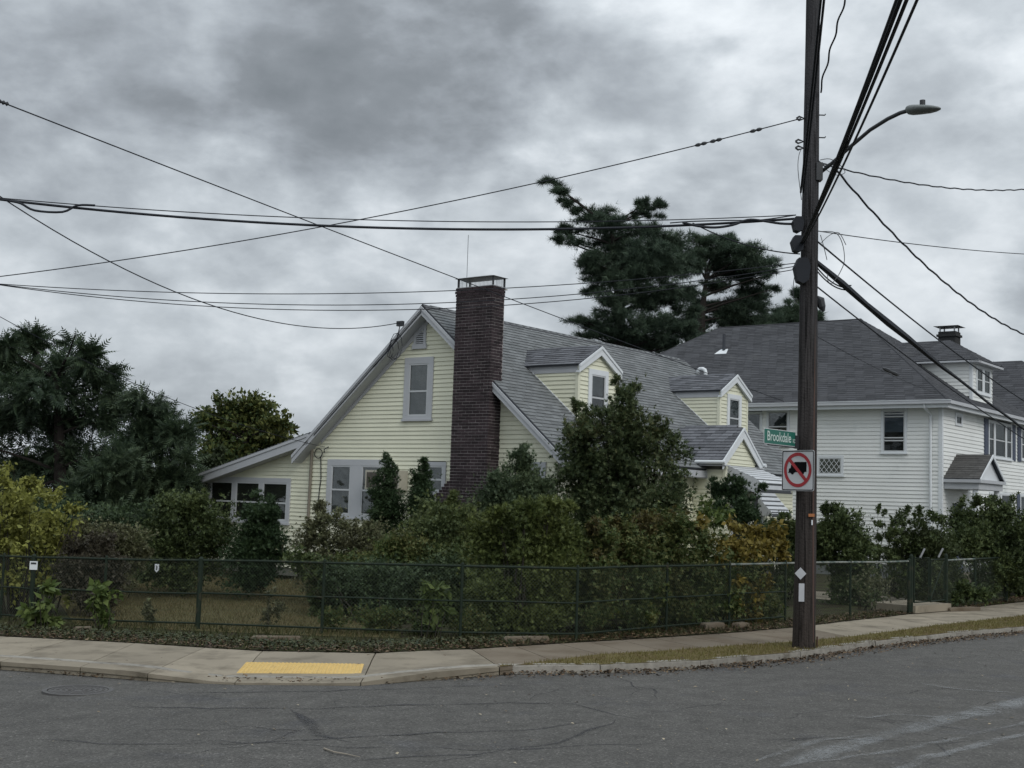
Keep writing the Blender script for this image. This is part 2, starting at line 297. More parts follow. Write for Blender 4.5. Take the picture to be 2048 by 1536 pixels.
rampc = (gnd(595, 1338, .05)); kdir = (gnd(722, 1351, .03) - gnd(470, 1349, .03)).normalized(); kn = Vector((-kdir.y, kdir.x, 0))
kb0 = gnd(470, 1349, .03)
def swz(x, y):
    p = Vector((x, y, 0)); a = abs((p - rampc).dot(kdir)); d = (p - kb0).dot(kn)
    fa = 1 - min(1, max(0, (a - .75) / 1.1)); fd = 1 - min(1, max(0, (d - .0) / 1.25)); return .105 - .08 * fa * fd
side = bpy.data.objects.new('sidewalk', None); COL.objects.link(side); side['kind'] = 'structure'; ROOTM['sidewalk'] = Matrix.Identity(4)
def slab(a, b, c, d, name='slab', parent=side, m=M_concrete, zf=swz, gap=.014, n=4, th=.10, lift=0.0):
    # a,b on the inner line, c,d on the outer line ; (a->b) parallel to (d->c)
    P = [Vector((q.x, q.y, 0)) for q in (a, b, c, d)]; cen = sum(P, Vector()) / 4
    P = [q + (cen - q).normalized() * gap for q in P]; vs = []; fs = []
    for i in range(n + 1):
        for j in range(n + 1):
            s, t = i / n, j / n; q = P[0].lerp(P[1], s).lerp(P[3].lerp(P[2], s), t); vs.append((q.x, q.y, terr(q.x) + zf(q.x, q.y) + lift))
    for i in range(n):
        for j in range(n): k = i * (n + 1) + j; fs.append((k, k + n + 1, k + n + 2, k + 1))
    rim = [i * (n + 1) for i in range(n + 1)] + [n * (n + 1) + j for j in range(1, n + 1)] + [i * (n + 1) + n for i in range(n - 1, -1, -1)] + [j for j in range(n - 1, 0, -1)]
    nv = len(vs); vs += [(vs[k][0], vs[k][1], vs[k][2] - th) for k in rim]; m_ = len(rim)
    fs += [(rim[i], rim[(i + 1) % m_], nv + (i + 1) % m_, nv + i) for i in range(m_)]
    return MB().add(vs, fs).build(name, m, parent)
for i in range(len(PAIRS) - 1):
    a, b, c, d = SI[i], SI[i + 1], SO[i + 1], SO[i]
    if i >= 7:   # narrower flags on the straight part
        am, dm = a.lerp(b, .5), d.lerp(c, .5); mm_ = M_conc2 if i < 12 else M_concrete; slab(a, am, dm, d, m=mm_); slab(am, b, c, dm, m=mm_)
    elif i == 4 or i == 6:
        slab(a, b, c, d)
    else: slab(a, b, c, d)
# bedding under the joints
sheet('sidewalk_bedding', [(p.x, p.y) for p in SI] + [(p.x, p.y) for p in reversed(SO)], .0, M_soil, 1.0, zf=lambda x, y: swz(x, y) - .05)
# verge between the flags and the kerb
VE = [SO[i] for i in range(7, len(SO))]
kerbR = [p for p in K2 if p.x > K2[8].x - .01]
vpoly = [(p.x, p.y) for p in VE] + [(p.x, p.y) for p in reversed(kerbR)]
sheet('verge', vpoly, .112, M_verge, .8)
# kerb stones
kerb = bpy.data.objects.new('kerb', None); COL.objects.link(kerb); kerb['kind'] = 'structure'; ROOTM['kerb'] = Matrix.Identity(4)
def resamp(P, st):
    out = [P[0]]; 
    for a, b in zip(P[:-1], P[1:]):
        n = max(1, round((b - a).length / st))
        out += [a.lerp(b, (j + 1) / n) for j in range(n)]
    return out
kpts = resamp([Vector((p.x, p.y, 0)) for p in K2], 1.5)
for a, b in zip(kpts[:-1], kpts[1:]):
    d = (b - a).normalized(); nn = Vector((-d.y, d.x, 0)); mid = (a + b) / 2
    mb = MB(); segs = 5; vs = []
    for k in range(segs + 1):
        p = a.lerp(b, k / segs) + d * (.006 if k == 0 else (-.006 if k == segs else 0)); z0 = terr(p.x)
        q = p + nn * .05; top = swz(q.x, q.y) + .006 + random.uniform(-.004, .004)
        w_ = .13
        for off, z in ((-.02 + random.uniform(-.008, .008), -.05), (-.005 + random.uniform(-.008, .008), top - .015), (.012, top), (w_, top), (w_, -.05)): vs.append(p + nn * off + Vector((0, 0, z0 + z)))
    fs = []
    for k in range(segs):
        for j in range(4): i = k * 5 + j; fs.append((i, i + 5, i + 6, i + 1))
    fs += [(4, 3, 2, 1, 0), tuple(segs * 5 + j for j in range(5))]
    mb.add(vs, fs); mb.build('kerb_stone', M_kerb, kerb)
# yellow tactile plate with truncated domes
tq = [gnd(492, 1326, .07), gnd(728, 1329, .07), gnd(722, 1349, .03), gnd(473, 1347, .03)]
plate = slab(tq[0], tq[1], tq[2], tq[3], 'tactile_plate', side, M_tact, gap=0, th=.02, lift=.006)
dm = MB()
for i in range(30):
    for j in range(11):
        s, t = (i + .5) / 30, (j + .5) / 11; q = tq[0].lerp(tq[1], s).lerp(tq[3].lerp(tq[2], s), t); z = terr(q.x) + swz(q.x, q.y) + .006
        n = 6; vs = [(q.x + .019 * math.cos(k * math.pi / 3), q.y + .019 * math.sin(k * math.pi / 3), z) for k in range(n)] + [(q.x + .011 * math.cos(k * math.pi / 3), q.y + .011 * math.sin(k * math.pi / 3), z + .008) for k in range(n)]
        dm.add(vs, [(k, (k + 1) % n, (k + 1) % n + n, k + n) for k in range(n)] + [tuple(range(n, 2 * n))])
tag(dm.build('dome', M_tact, plate), kind='stuff')
# yard
FB = [(-260, 1226), (-130, 1233), (0, 1240), (60, 1245), (205, 1252), (395, 1258), (643, 1268), (920, 1277), (1152, 1280), (1332, 1263), (1458, 1252), (1570, 1243), (1700, 1234), (1818, 1226)]
FG = [gnd(x, y, .12) for x, y in FB]
yard = [(p.x, p.y) for p in SI] + [(32, 62), (20, 75), (-60, 75), (-45, 40)]
sheet('yard', yard, .115, M_soil, 1.1)
lawnp = [gnd(x, y, .12) for x, y in ((150, 1250), (395, 1262), (640, 1272), (800, 1276), (760, 1190), (660, 1148), (520, 1142), (380, 1136), (230, 1143), (100, 1180))]
sheet('lawn', [(p.x, p.y) for p in lawnp], .122, M_lawn, .8)
pth = [gnd(x, y, .12) for x, y in ((1632, 1198), (1700, 1204), (1822, 1217), (1900, 1216), (1860, 1203), (1720, 1187), (1632, 1183))]
sheet('garden_path', [(p.x, p.y) for p in pth], .124, M_concrete, .8)
# road seams (old tar lines) and worn paint
def strip(pts, w, z, name, m, taper=True):
    vs = []; fs = []; ed = []; P = resamp([Vector((p.x, p.y, 0)) for p in pts], .25); n = len(P)
    for i, p in enumerate(P):
        d = (P[min(i + 1, n - 1)] - P[max(i - 1, 0)]).normalized(); nn = Vector((-d.y, d.x, 0)); ww = w * (.6 + .5 * random.random()) * (min(1, i / 3 + .1, (n - 1 - i) / 3 + .1) if taper else 1)
        jw = random.uniform(-.055, .055) if w < .06 else random.uniform(-.03, .03); p = p + nn * jw
        for s_, e_ in ((-1, 0), (-.4, 1), (.4, 1), (1, 0)):
            q = p + nn * ww * s_; vs.append((q.x, q.y, terr(q.x) + z)); ed.append(e_)
    for i in range(n - 1):
        for j in range(3): k = i * 4 + j; fs.append((k, k + 4, k + 5, k + 1))
    return vs, fs, ed
tb = MB(); TE = []
for pl, w in (([(350, 1383), (470, 1386), (620, 1384), (780, 1378), (930, 1372), (1060, 1370)], .020), ([(210, 1411), (420, 1418), (640, 1417), (830, 1410), (1020, 1407), (1150, 1408), (1230, 1430), (1330, 1446)], .022),
              ([(585, 1418), (612, 1442), (640, 1470), (700, 1486)], .05), ([(300, 1368), (345, 1360), (370, 1355)], .02), ([(60, 1480), (300, 1490), (520, 1486), (760, 1470), (1040, 1462), (1190, 1440)], .018),
              ([(1240, 1372), (1310, 1378), (1320, 1398)], .02), ([(330, 1480), (700, 1494), (1000, 1500), (1320, 1486)], .016), ([(700, 1520), (1000, 1505), (1150, 1478), (1230, 1440)], .022)):
    v_, f_, e_ = strip([gnd(x, y, 0) for x, y in pl], w * 1.8, .004, '', None); tb.add(v_, f_); TE += e_
rc_ = random.Random(31)
for _ in range(26):
    x, y = rc_.uniform(60, 1950), rc_.uniform(1372, 1525); p = gnd(x, y, 0); an = rc_.uniform(-.5, .5) + (math.pi / 2 if rc_.random() < .3 else 0); L0 = [p]
    for k in range(rc_.randint(3, 8)): an += rc_.uniform(-.6, .6); p = p + Vector((math.cos(an), math.sin(an), 0)) * rc_.uniform(.15, .4); L0.append(p)
    v_, f_, e_ = strip(L0, rc_.uniform(.008, .028), .004, '', None); tb.add(v_, f_); TE += e_
to_ = tag(tb.build('tar_seams', worn_paint('old_tar', (.034, .034, .036), .95)), kind='structure'); ta_ = to_.data.attributes.new('edge', 'FLOAT', 'POINT'); ta_.data.foreach_set('value', TE)
pb = MB(); ED = []
for pl, w in (([(1560, 1536), (1700, 1490), (1850, 1450), (2048, 1400), (2200, 1370)], .20), ([(1640, 1525), (1800, 1500), (1950, 1470), (2100, 1435)], .07), ([(1680, 1430), (1740, 1436), (1790, 1430), (1880, 1434), (1920, 1434)], .06),
              ([(1820, 1366), (1930, 1380), (2048, 1388), (2200, 1392)], .07), ([(1750, 1560), (1860, 1515), (2048, 1470), (2160, 1440)], .10), ([(1500, 1530), (1640, 1480), (1760, 1470)], .07), ([(1920, 1440), (2048, 1405), (2200, 1385)], .22)):
    v_, f_, e_ = strip([gnd(x, y, 0) for x, y in pl], w, .008 + .002 * len(ED) / 900, '', None); pb.add(v_, f_); ED += e_
po = pb.build('worn_road_marking', M_paint); po['kind'] = 'structure'
atr = po.data.attributes.new('edge', 'FLOAT', 'POINT'); atr.data.foreach_set('value', ED)
# manhole cover
mc = gnd(156, 1382, 0); mh = thing('manhole_cover', 'round cast iron manhole cover set in the asphalt at the left', 'manhole cover', mc)
def ring(mb, c, r0, r1, z0, z1, n=40):
    vs = []; fs = []
    for k in range(n):
        a = 2 * math.pi * k / n
        for r, z in ((r1, z0), (r1, z1), (r0, z1), (r0, z0)): vs.append(c + Vector((r * math.cos(a), r * math.sin(a), z)))
    for k in range(n):
        for j in range(4): fs.append((k * 4 + j, ((k + 1) % n) * 4 + j, ((k + 1) % n) * 4 + (j + 1) % 4, k * 4 + (j + 1) % 4))
    mb.add(vs, fs)
m_ = MB(); ring(m_, mc, .335, .385, -.02, .014); m_.build('frame_ring', M_iron, mh, world=True)
m_ = MB(); ring(m_, mc, .0, .325, -.02, .008)
for r in (.06, .12, .18, .24, .295): ring(m_, mc, r, r + .022, .007, .012)
for k in range(12):
    a = k * math.pi / 6; m_.bar(mc + Vector((.05 * math.cos(a), .05 * math.sin(a), .010)), mc + Vector((.31 * math.cos(a), .31 * math.sin(a), .010)), .012, .006)
m_.build('lid', M_iron, mh, world=True)
# ================================================================= HOUSE PARTS
def PL_front(v0): return lambda s, d, z: Vector((s, v0 - d, z))       # wall facing the camera side (-v)
def PL_right(u0): return lambda s, d, z: Vector((u0 + d, s, z))       # wall facing the street on the right (+u)
def span(poly, z):
    xs = []
    n = len(poly)
    for i in range(n):
        (x0, z0), (x1, z1) = poly[i], poly[(i + 1) % n]
        if (z0 <= z < z1) or (z1 <= z < z0): xs.append(x0 + (x1 - x0) * (z - z0) / (z1 - z0))
    return (min(xs), max(xs)) if len(xs) >= 2 else None
def claps(wall, pl, poly, m, pitch=.1016, base=.3, proud=.024, avoid=()):
    """horizontal clapboards, one object each, clipped to a convex outline; avoid = openings (s0,s1,z0,z1)"""
    z = base; zt = max(p[1] for p in poly); low_ = MB()      # courses near the soil, hidden by planting, share one mesh
    while z < zt - .02:
        z1 = min(z + pitch, zt - 1e-4); a = span(poly, max(z, min(p[1] for p in poly) + 1e-4)); b = span(poly, z1)
        if a and b:
            segs = [(a[0], a[1], b[0], b[1])]
            for s0, s1, w0, w1 in avoid:
                if z > w0 - .05 and z1 < w1 + .05:
                    ns = []
                    for q in segs:
                        if q[0] < s0 < q[1] or q[0] < s1 < q[1] or (s0 <= q[0] and s1 >= q[1]):
                            if q[0] < s0: ns.append((q[0], s0, q[2], s0))
                            if q[1] > s1: ns.append((s1, q[1], s1, q[3]))
                        else: ns.append(q)
                    segs = ns
            for q in segs:
                if q[1] - q[0] < .02: continue
                vs = [pl(q[0], proud, z), pl(q[1], proud, z), pl(q[3], .003, z1), pl(q[2], .003, z1), pl(q[0], 0, z), pl(q[1], 0, z)]
                low = z < .95 and low_ is not None
                (low_ if low else MB()).add(vs, [(0, 1, 2, 3), (4, 5, 1, 0), (4, 0, 3), (5, 2, 1)])if low else MB().add(vs, [(0, 1, 2, 3), (4, 5, 1, 0), (4, 0, 3), (5, 2, 1)]).build('clapboard', m, wall)
        z += pitch
    if low_.v: tag(low_.build('lower_clapboards', m, wall), kind='stuff')
def wallp(root, pl, poly, m, th=.14, name='wall'):
    a = [pl(s, 0, z) for s, z in poly]; b = pl(poly[0][0], -th, poly[0][1]) - a[0]
    return MB().prism(a, b).build(name, m, root)
def pbox(mb, pl, s0, s1, d0, d1, z0, z1):
    c = [pl(s, d, z) for z in (z0, z1) for d in (d0, d1) for s in (s0, s1)]
    mb.add(c, [(0, 2, 3, 1), (4, 5, 7, 6), (0, 1, 5, 4), (2, 6, 7, 3), (0, 4, 6, 2), (1, 3, 7, 5)]); return mb
def glass_mat(nm, refl):
    m = bpy.data.materials.new(nm); m.use_nodes = True; N = m.node_tree.nodes; K = m.node_tree.links.new; N.remove(N['Principled BSDF'])
    t = N.new('ShaderNodeBsdfTransparent'); t.inputs[0].default_value = (.80, .84, .84, 1); gl = N.new('ShaderNodeBsdfGlossy'); gl.inputs['Roughness'].default_value = .04
    g = N.new('ShaderNodeNewGeometry'); n = N.new('ShaderNodeTexNoise'); n.inputs['Scale'].default_value = 1.8; K(g.outputs['Position'], n.inputs['Vector'])
    bu = N.new('ShaderNodeBump'); bu.inputs['Strength'].default_value = .25; bu.inputs['Distance'].default_value = .05; K(n.outputs['Fac'], bu.inputs['Height']); K(bu.outputs[0], gl.inputs['Normal'])
    mx = N.new('ShaderNodeMixShader'); mx.inputs[0].default_value = refl; K(t.outputs[0], mx.inputs[1]); K(gl.outputs[0], mx.inputs[2]); K(mx.outputs[0], N['Material Output'].inputs[0]); return m
M_pane = glass_mat('reflective_glass', .09); M_dark = mat('unlit_room_paint', (.012, .013, .014), .9, .1)
M_blind = mat('window_blind', (.062, .065, .066), .9, .1, .3, 3, .35, streak=(9, 9, .6)); M_blindb = mat('blue_grey_blind', (.105, .120, .150), .9, .1, .2, 3, .2)
M_curt = mat('net_curtain', (.070, .070, .066), .9, .1, .2, 3, .2, streak=(16, 16, .5))
def window(root, pl, s0, s1, z0, z1, fr=.09, mull=(), rails=(.5,), m=M_trim, glass=M_glass, sill=True, sash=.035, lines=0, blind='auto'):
    if blind == 'auto': blind = (M_blind, 0.0) if glass is M_glass else (M_blind, .55)
    fm = MB(); D = .045
    pbox(fm, pl, s0, s1, 0, D, z1 - fr, z1); pbox(fm, pl, s0, s0 + fr, 0, D, z0, z1 - fr); pbox(fm, pl, s1 - fr, s1, 0, D, z0, z1 - fr); pbox(fm, pl, s0 + fr, s1 - fr, 0, D, z0, z0 + fr * .5)
    edges = [s0 + fr] + [q for c, w in mull for q in (c - w / 2, c + w / 2)] + [s1 - fr]
    for c, w in mull: pbox(fm, pl, c - w / 2, c + w / 2, 0, D - .003, z0 + fr * .5, z1 - fr)
    w = fm.build('window', m, root)
    if sill: pbox(MB(), pl, s0 - .03, s1 + .03, 0, D + .03, z0 - .05, z0).build('sill', m, w)
    for k in range(0, len(edges), 2):
        a, b = edges[k], edges[k + 1]; zb, zt = z0 + fr * .5, z1 - fr
        pbox(MB(), pl, a, b, .0, .004, zb, zt).build('unlit_backing', M_dark, w)  # near-black panel, painted to stand in for the unlit room behind the pane
        if blind: bm_, f0 = blind; pbox(MB(), pl, a + .01, b - .01, .0045, .010, zb + (zt - zb) * f0 + (0 if f0 == 0 else random.uniform(-.04, .04)), zt).build('blind', bm_, w)
        pbox(MB(), pl, a, b, .014, .020, zb, zt).build('pane', M_pane, w)
        sm = MB(); t = sash
        pbox(sm, pl, a, a + t, .021, .036, zb, zt); pbox(sm, pl, b - t, b, .021, .036, zb, zt); pbox(sm, pl, a + t, b - t, .021, .036, zt - t, zt); pbox(sm, pl, a + t, b - t, .021, .036, zb, zb + t)
        for r in rails: zz = zb + (zt - zb) * r; pbox(sm, pl, a + t, b - t, .021, .040, zz - .02, zz + .02)
        sm.build('sash', M_sash, w)
    return w
def shingles(root, name_roof, o, a, b, poly, m, expo=.13, wid=.305, limit=0, thick=.017, lo=.02):
    """o origin, a along, b up-slope (units), poly in (s,t). The biggest 'limit' tabs become single objects"""
    a = Vector(a).normalized(); b = Vector(b).normalized(); n = a.cross(b).normalized()
    if n.z < 0: n = -n
    joined = MB(); cand = []; t = min(p[1] for p in poly) + .001; tt = max(p[1] for p in poly); row = 0
    while t < tt:
        t1 = min(t + expo, tt - 1e-4); s0 = span(poly, t); s1 = span(poly, t1)
        if s0 and s1:
            x = min(s0[0], s1[0]) - wid * ((row % 2) * .5 + .15 * random.random()); lim = max(s0[1], s1[1])
            while x < lim:
                x2 = x + wid; l0, r0 = max(x + .004, s0[0]), min(x2 - .004, s0[1]); l1, r1 = max(x + .004, s1[0]), min(x2 - .004, s1[1])
                if r0 > l0 + .01 or r1 > l1 + .01:
                    r0 = max(r0, l0 + .001); r1 = max(r1, l1 + .001); h = thick + random.uniform(-.003, .004)
                    full = abs((r0 - l0) - (wid - .008)) < 1e-4 and abs((r1 - l1) - (wid - .008)) < 1e-4
                    if full and limit: cand.append((x, t, h))
                    else:
                        P = [o + a * l0 + b * t, o + a * r0 + b * t, o + a * r1 + b * t1, o + a * l1 + b * t1]
                        joined.add([P[0] + n * h, P[1] + n * h, P[2] + n * .002, P[3] + n * .002, P[0], P[1]], [(0, 1, 2, 3), (4, 5, 1, 0), (4, 0, 3), (5, 2, 1)])
                x = x2
        t += expo; row += 1
    if cand:
        Mr = ROOTM[root.name]
        cand.sort(key=lambda c: ((Mr @ (o + a * c[0] + b * c[1])) - EYE).length)
        me = None
        for i, (x, t, h) in enumerate(cand):
            if i < limit:
                if me is None:
                    w = wid - .008; mb = MB(); mb.add([(0, 0, thick), (w, 0, thick), (w, expo, .002), (0, expo, .002), (0, 0, 0), (w, 0, 0)], [(0, 1, 2, 3), (4, 5, 1, 0), (4, 0, 3), (5, 2, 1)])
                    ob = mb.build('shingle', m, name_roof); me = ob.data
                else: ob = link(bpy.data.objects.new('shingle', me), name_roof)
                P = o + a * (x + .004) + b * t + n * random.uniform(0, .003)
                bb = n.cross(a) if n.cross(a).dot(b) > 0 else b
                ob.matrix_local = Matrix(((a.x, b.x, n.x, P.x), (a.y, b.y, n.y, P.y), (a.z, b.z, n.z, P.z), (0, 0, 0, 1)))
            else:
                P = o + a * (x + .004) + b * t; w = wid - .008
                joined.add([P + n * h, P + a * w + n * h, P + a * w + b * expo + n * .002, P + b * expo + n * .002, P, P + a * w], [(0, 1, 2, 3), (4, 5, 1, 0), (4, 0, 3), (5, 2, 1)])
    if joined.v: tag(joined.build('shingle_rows', m, name_roof), kind='stuff')
def roofslab(root, o, a, b, poly, m, th=.05, name='roof'):
    a = Vector(a).normalized(); b = Vector(b).normalized(); n = a.cross(b).normalized()
    if n.z < 0: n = -n
    P = [o + a * s + b * t - n * .001 for s, t in poly]
    return MB().prism(P, -n * th).build(name, m, root)
# ================================================================= YELLOW HOUSE
YH = thing('yellow_house', 'pale yellow clapboard house with a steep gable, two dormers and a tall brick chimney', 'house', M=HOUSE_M)
RU, RZ, SL = -2.5, 6.70, .845; V0, V1 = -.30, 12.1; EL, ER = -6.62, 1.72
def rz(u): return RZ - SL * abs(u - RU)
fr = PL_front(0); WL, WR = -6.28, 1.32; GZ = .1
zl, zr_ = rz(WL) - .16, rz(WR) - .16
gp = [(WL, GZ), (WR, GZ), (WR, zr_), (RU, RZ - .16), (WL, zl)]
wg = wallp(YH, fr, gp, M_wallin)
openW = [(-3.22, -2.32, 4.03, 5.50), (-5.68, -3.55, 1.64, 3.06), (-2.43, -1.82, 2.35, 3.02), (.55, 1.02, 2.2, 3.04)]
claps(wg, fr, [(WL, GZ), (WR, GZ), (WR, zr_), (RU, RZ - .17), (WL, zl)], M_yel, avoid=[(a + .03, b - .03, c, d - .02) for a, b, c, d in openW])
window(YH, fr, -3.22, -2.32, 4.03, 5.50, fr=.15, rails=(.47,))
window(YH, fr, -5.68, -3.55, 1.64, 3.06, fr=.15, mull=((-4.68, .38),), rails=(.5,), blind=(M_curt, 0.0))
window(YH, fr, -2.43, -1.82, 2.30, 3.02, fr=.09, rails=(.45,)); window(YH, fr, .55, 1.02, 2.1, 3.04, fr=.10, rails=(.5,), glass=M_glassd)
# louvred vent
vb = MB(); pbox(vb, fr, -2.97, -2.90, 0, .045, 5.75, 6.27); pbox(vb, fr, -2.66, -2.59, 0, .045, 5.75, 6.27); pbox(vb, fr, -2.90, -2.66, 0, .045, 6.22, 6.27); pbox(vb, fr, -3.0, -2.56, 0, .06, 5.70, 5.82)
vent = vb.build('gable_vent', M_trim, YH); pbox(MB(), fr, -2.90, -2.66, 0, .018, 5.82, 6.22).build('vent_back', M_dkmet, vent)
for k in range(8):
    z = 5.84 + k * .048; MB().prism([fr(-2.90, .02, z), fr(-2.90, .042, z - .004), fr(-2.90, .042, z + .010), fr(-2.90, .02, z + .030)], Vector((.24, 0, 0))).build('louvre', M_trim, vent)
# right wall, back wall, left wall
rt_ = PL_right(WR); wr = wallp(YH, rt_, [(0.0, GZ), (11.8, GZ), (11.8, zr_), (0.0, zr_)], M_wallin)
claps(wr, rt_, [(.02, GZ), (11.8, GZ), (11.8, zr_), (.02, zr_)], M_yel, base=.5, avoid=[(8.87, 9.83, 1.17, 2.33)])
wallp(YH, lambda s, d, z: Vector((s, 11.8 + d, z)), gp, M_yel)
wallp(YH, lambda s, d, z: Vector((WL - d, s, z)), [(0.02, GZ), (11.78, GZ), (11.78, zl), (0.02, zl)], M_yel)
# roof
LS = math.sqrt(1 + SL * SL)
bR = Vector((-1, 0, SL)).normalized(); bL = Vector((1, 0, SL)).normalized(); aV = Vector((0, 1, 0))
lenR = (ER - RU) * LS; lenL = (RU - EL) * LS
oR = Vector((ER, V0, rz(ER))); oL = Vector((EL, V0, rz(EL)))
polyR = [(0, 0), (V1 - V0, 0), (V1 - V0, lenR), (0, lenR)]; polyL = [(0, 0), (V1 - V0, 0), (V1 - V0, lenL), (0, lenL)]
roofR = roofslab(YH, oR, aV, bR, polyR, M_roofedge); shingles(YH, roofR, oR, aV, bR, polyR, M_shg, limit=150)
roofL = roofslab(YH, oL, aV, bL, polyL, M_roofedge); shingles(YH, roofL, oL, aV, bL, polyL, M_shg, limit=0)
rc = MB()
for k in range(41): v = V0 + k * (V1 - V0) / 41; rc.add([(RU - .13, v, RZ - .09), (RU - .01, v, RZ + .028), (RU + .11, v, RZ - .075), (RU - .13, v + .31, RZ - .10), (RU - .01, v + .31, RZ + .016), (RU + .11, v + .31, RZ - .085)], [(0, 1, 4, 3), (1, 2, 5, 4), (0, 2, 1)])
tag(rc.build('ridge_cap', M_shw, roofR), kind='stuff')
# rake boards (front), soffit, eave fascia
def rake(root, p0, p1, w, y, t=.035, m=M_trim, name='rake_board', cut=None, drop=0.0):
    a, b = Vector(p0), Vector(p1); ax = Vector((b.x - a.x, 0, b.z - a.z)).normalized() if abs(b.y - a.y) < 1e-6 else Vector((0, b.y - a.y, b.z - a.z)).normalized()
    dn = Vector((0, 0, -1))
    return MB().prism([a, b, b + dn * (w), a + dn * (w + drop)], y).build(name, m, root)
o1 = Vector((0, -.035, 0))
rake(YH, (RU, V0, RZ - .05), (EL - .05, V0, rz(EL) - .10), .19, o1); rake(YH, (RU, V0, RZ - .05), (ER + .03, V0, rz(ER) - .08), .19, o1)
rake(YH, (RU, V0 - .036, RZ - .03), (EL - .05, V0 - .036, rz(EL) - .075), .085, Vector((0, -.022, 0)), m=M_trim, name='rake_moulding'); rake(YH, (RU, V0 - .036, RZ - .03), (ER + .03, V0 - .036, rz(ER) - .055), .085, Vector((0, -.022, 0)), name='rake_moulding')
rake(YH, (RU, V0 - .037, RZ - .15), (-5.9, V0 - .037, rz(-5.9) - .16), .04, Vector((0, -.012, 0)), m=M_cable2, name='rake_dark_strip')  # thin dark strip along the left rake board
for (ue, s_) in ((EL, -1), (ER, 1)):    # soffit under the overhang
    MB().prism([Vector((RU, V0, RZ - .22)), Vector((ue, V0, rz(ue) - .24)), Vector((ue, V0, rz(ue) - .262)), Vector((RU, V0, RZ - .242))], Vector((0, .30, 0))).build('soffit', M_trim, YH)
    MB().box(ue - .02, ue + .02, V0 + .01, V1, rz(ue) - .22, rz(ue) - .055).build('eave_fascia', M_trim, YH)
MB().box(WR - .01, ER, .02, V1 - .05, rz(ER) - .24, rz(ER) - .225).build('soffit', M_trim, YH)
# triangular frieze where the gable trim meets the siding
tr = MB()
for s_, ue in ((-1, -5.95), (1, 1.2)):
    tr.prism([Vector((RU, -.002, RZ - .24)), Vector((ue, -.002, rz(ue) - .24)), Vector((ue, -.002, rz(ue) - .34)), Vector((RU, -.002, RZ - .38))], Vector((0, -.030, 0)))
tr.build('gable_frieze', M_trim, YH)
# ---- sun porch at the left with its low roof
PWL = -10.50; PSL = .258
def pz(u): return 3.66 + PSL * (u + 6.30)
pp = [(PWL, GZ), (WL, GZ), (WL, pz(WL) - .18), (PWL, pz(PWL) - .17)]
pw = wallp(YH, fr, pp, M_wallin); claps(pw, fr, pp, M_yel, avoid=[(-10.16, -7.02, 1.5, 2.53)])
wallp(YH, lambda s, d, z: Vector((PWL - d, s, z)), [(0.02, GZ), (5, GZ), (5, pz(PWL) - .17), (0.02, pz(PWL) - .17)], M_yel)
MB().box(PWL - .02, PWL + .07, -.03, .05, GZ, pz(PWL) - .2).build('corner_board', M_trimw, YH)
window(YH, fr, -10.20, -6.98, 1.42, 2.56, fr=.12, mull=((-9.13, .14), (-8.08, .14)), rails=(.46,), blind=(mat('porch_interior', (.050, .046, .038), .9, .1, .3, 2.2, .6), 0.0), m=M_trim)
bP = Vector((1, 0, PSL)).normalized(); pel = -10.40; lenP = (-6.05 + 10.40) * math.sqrt(1 + PSL ** 2); oP = Vector((pel, V0, pz(pel)))
ppoly = [(0, 0), (5.4, 0), (5.4, lenP), (0, lenP)]
roofP = roofslab(YH, oP, aV, bP, ppoly, M_roofedge); shingles(YH, roofP, oP, aV, bP, ppoly, M_shg)
rake(YH, (-6.1, V0, pz(-6.1) - .05), (pel - .03, V0, pz(pel) - .05), .24, o1); rake(YH, (-6.1, V0 - .036, pz(-6.1) - .03), (pel - .03, V0 - .036, pz(pel) - .03), .07, Vector((0, -.02, 0)), name='rake_moulding')
MB().prism([Vector((-6.1, V0, pz(-6.1) - .27)), Vector((pel, V0, pz(pel) - .27)), Vector((pel, V0, pz(pel) - .29)), Vector((-6.1, V0, pz(-6.1) - .29))], Vector((0, .3, 0))).build('soffit', M_trim, YH)
MB().tube([Vector((pel - .07, V0 - .04, pz(pel) - .10)), Vector((pel - .07, 5, pz(pel) - .10))], .06, 8).build('gutter', M_trimw, YH)
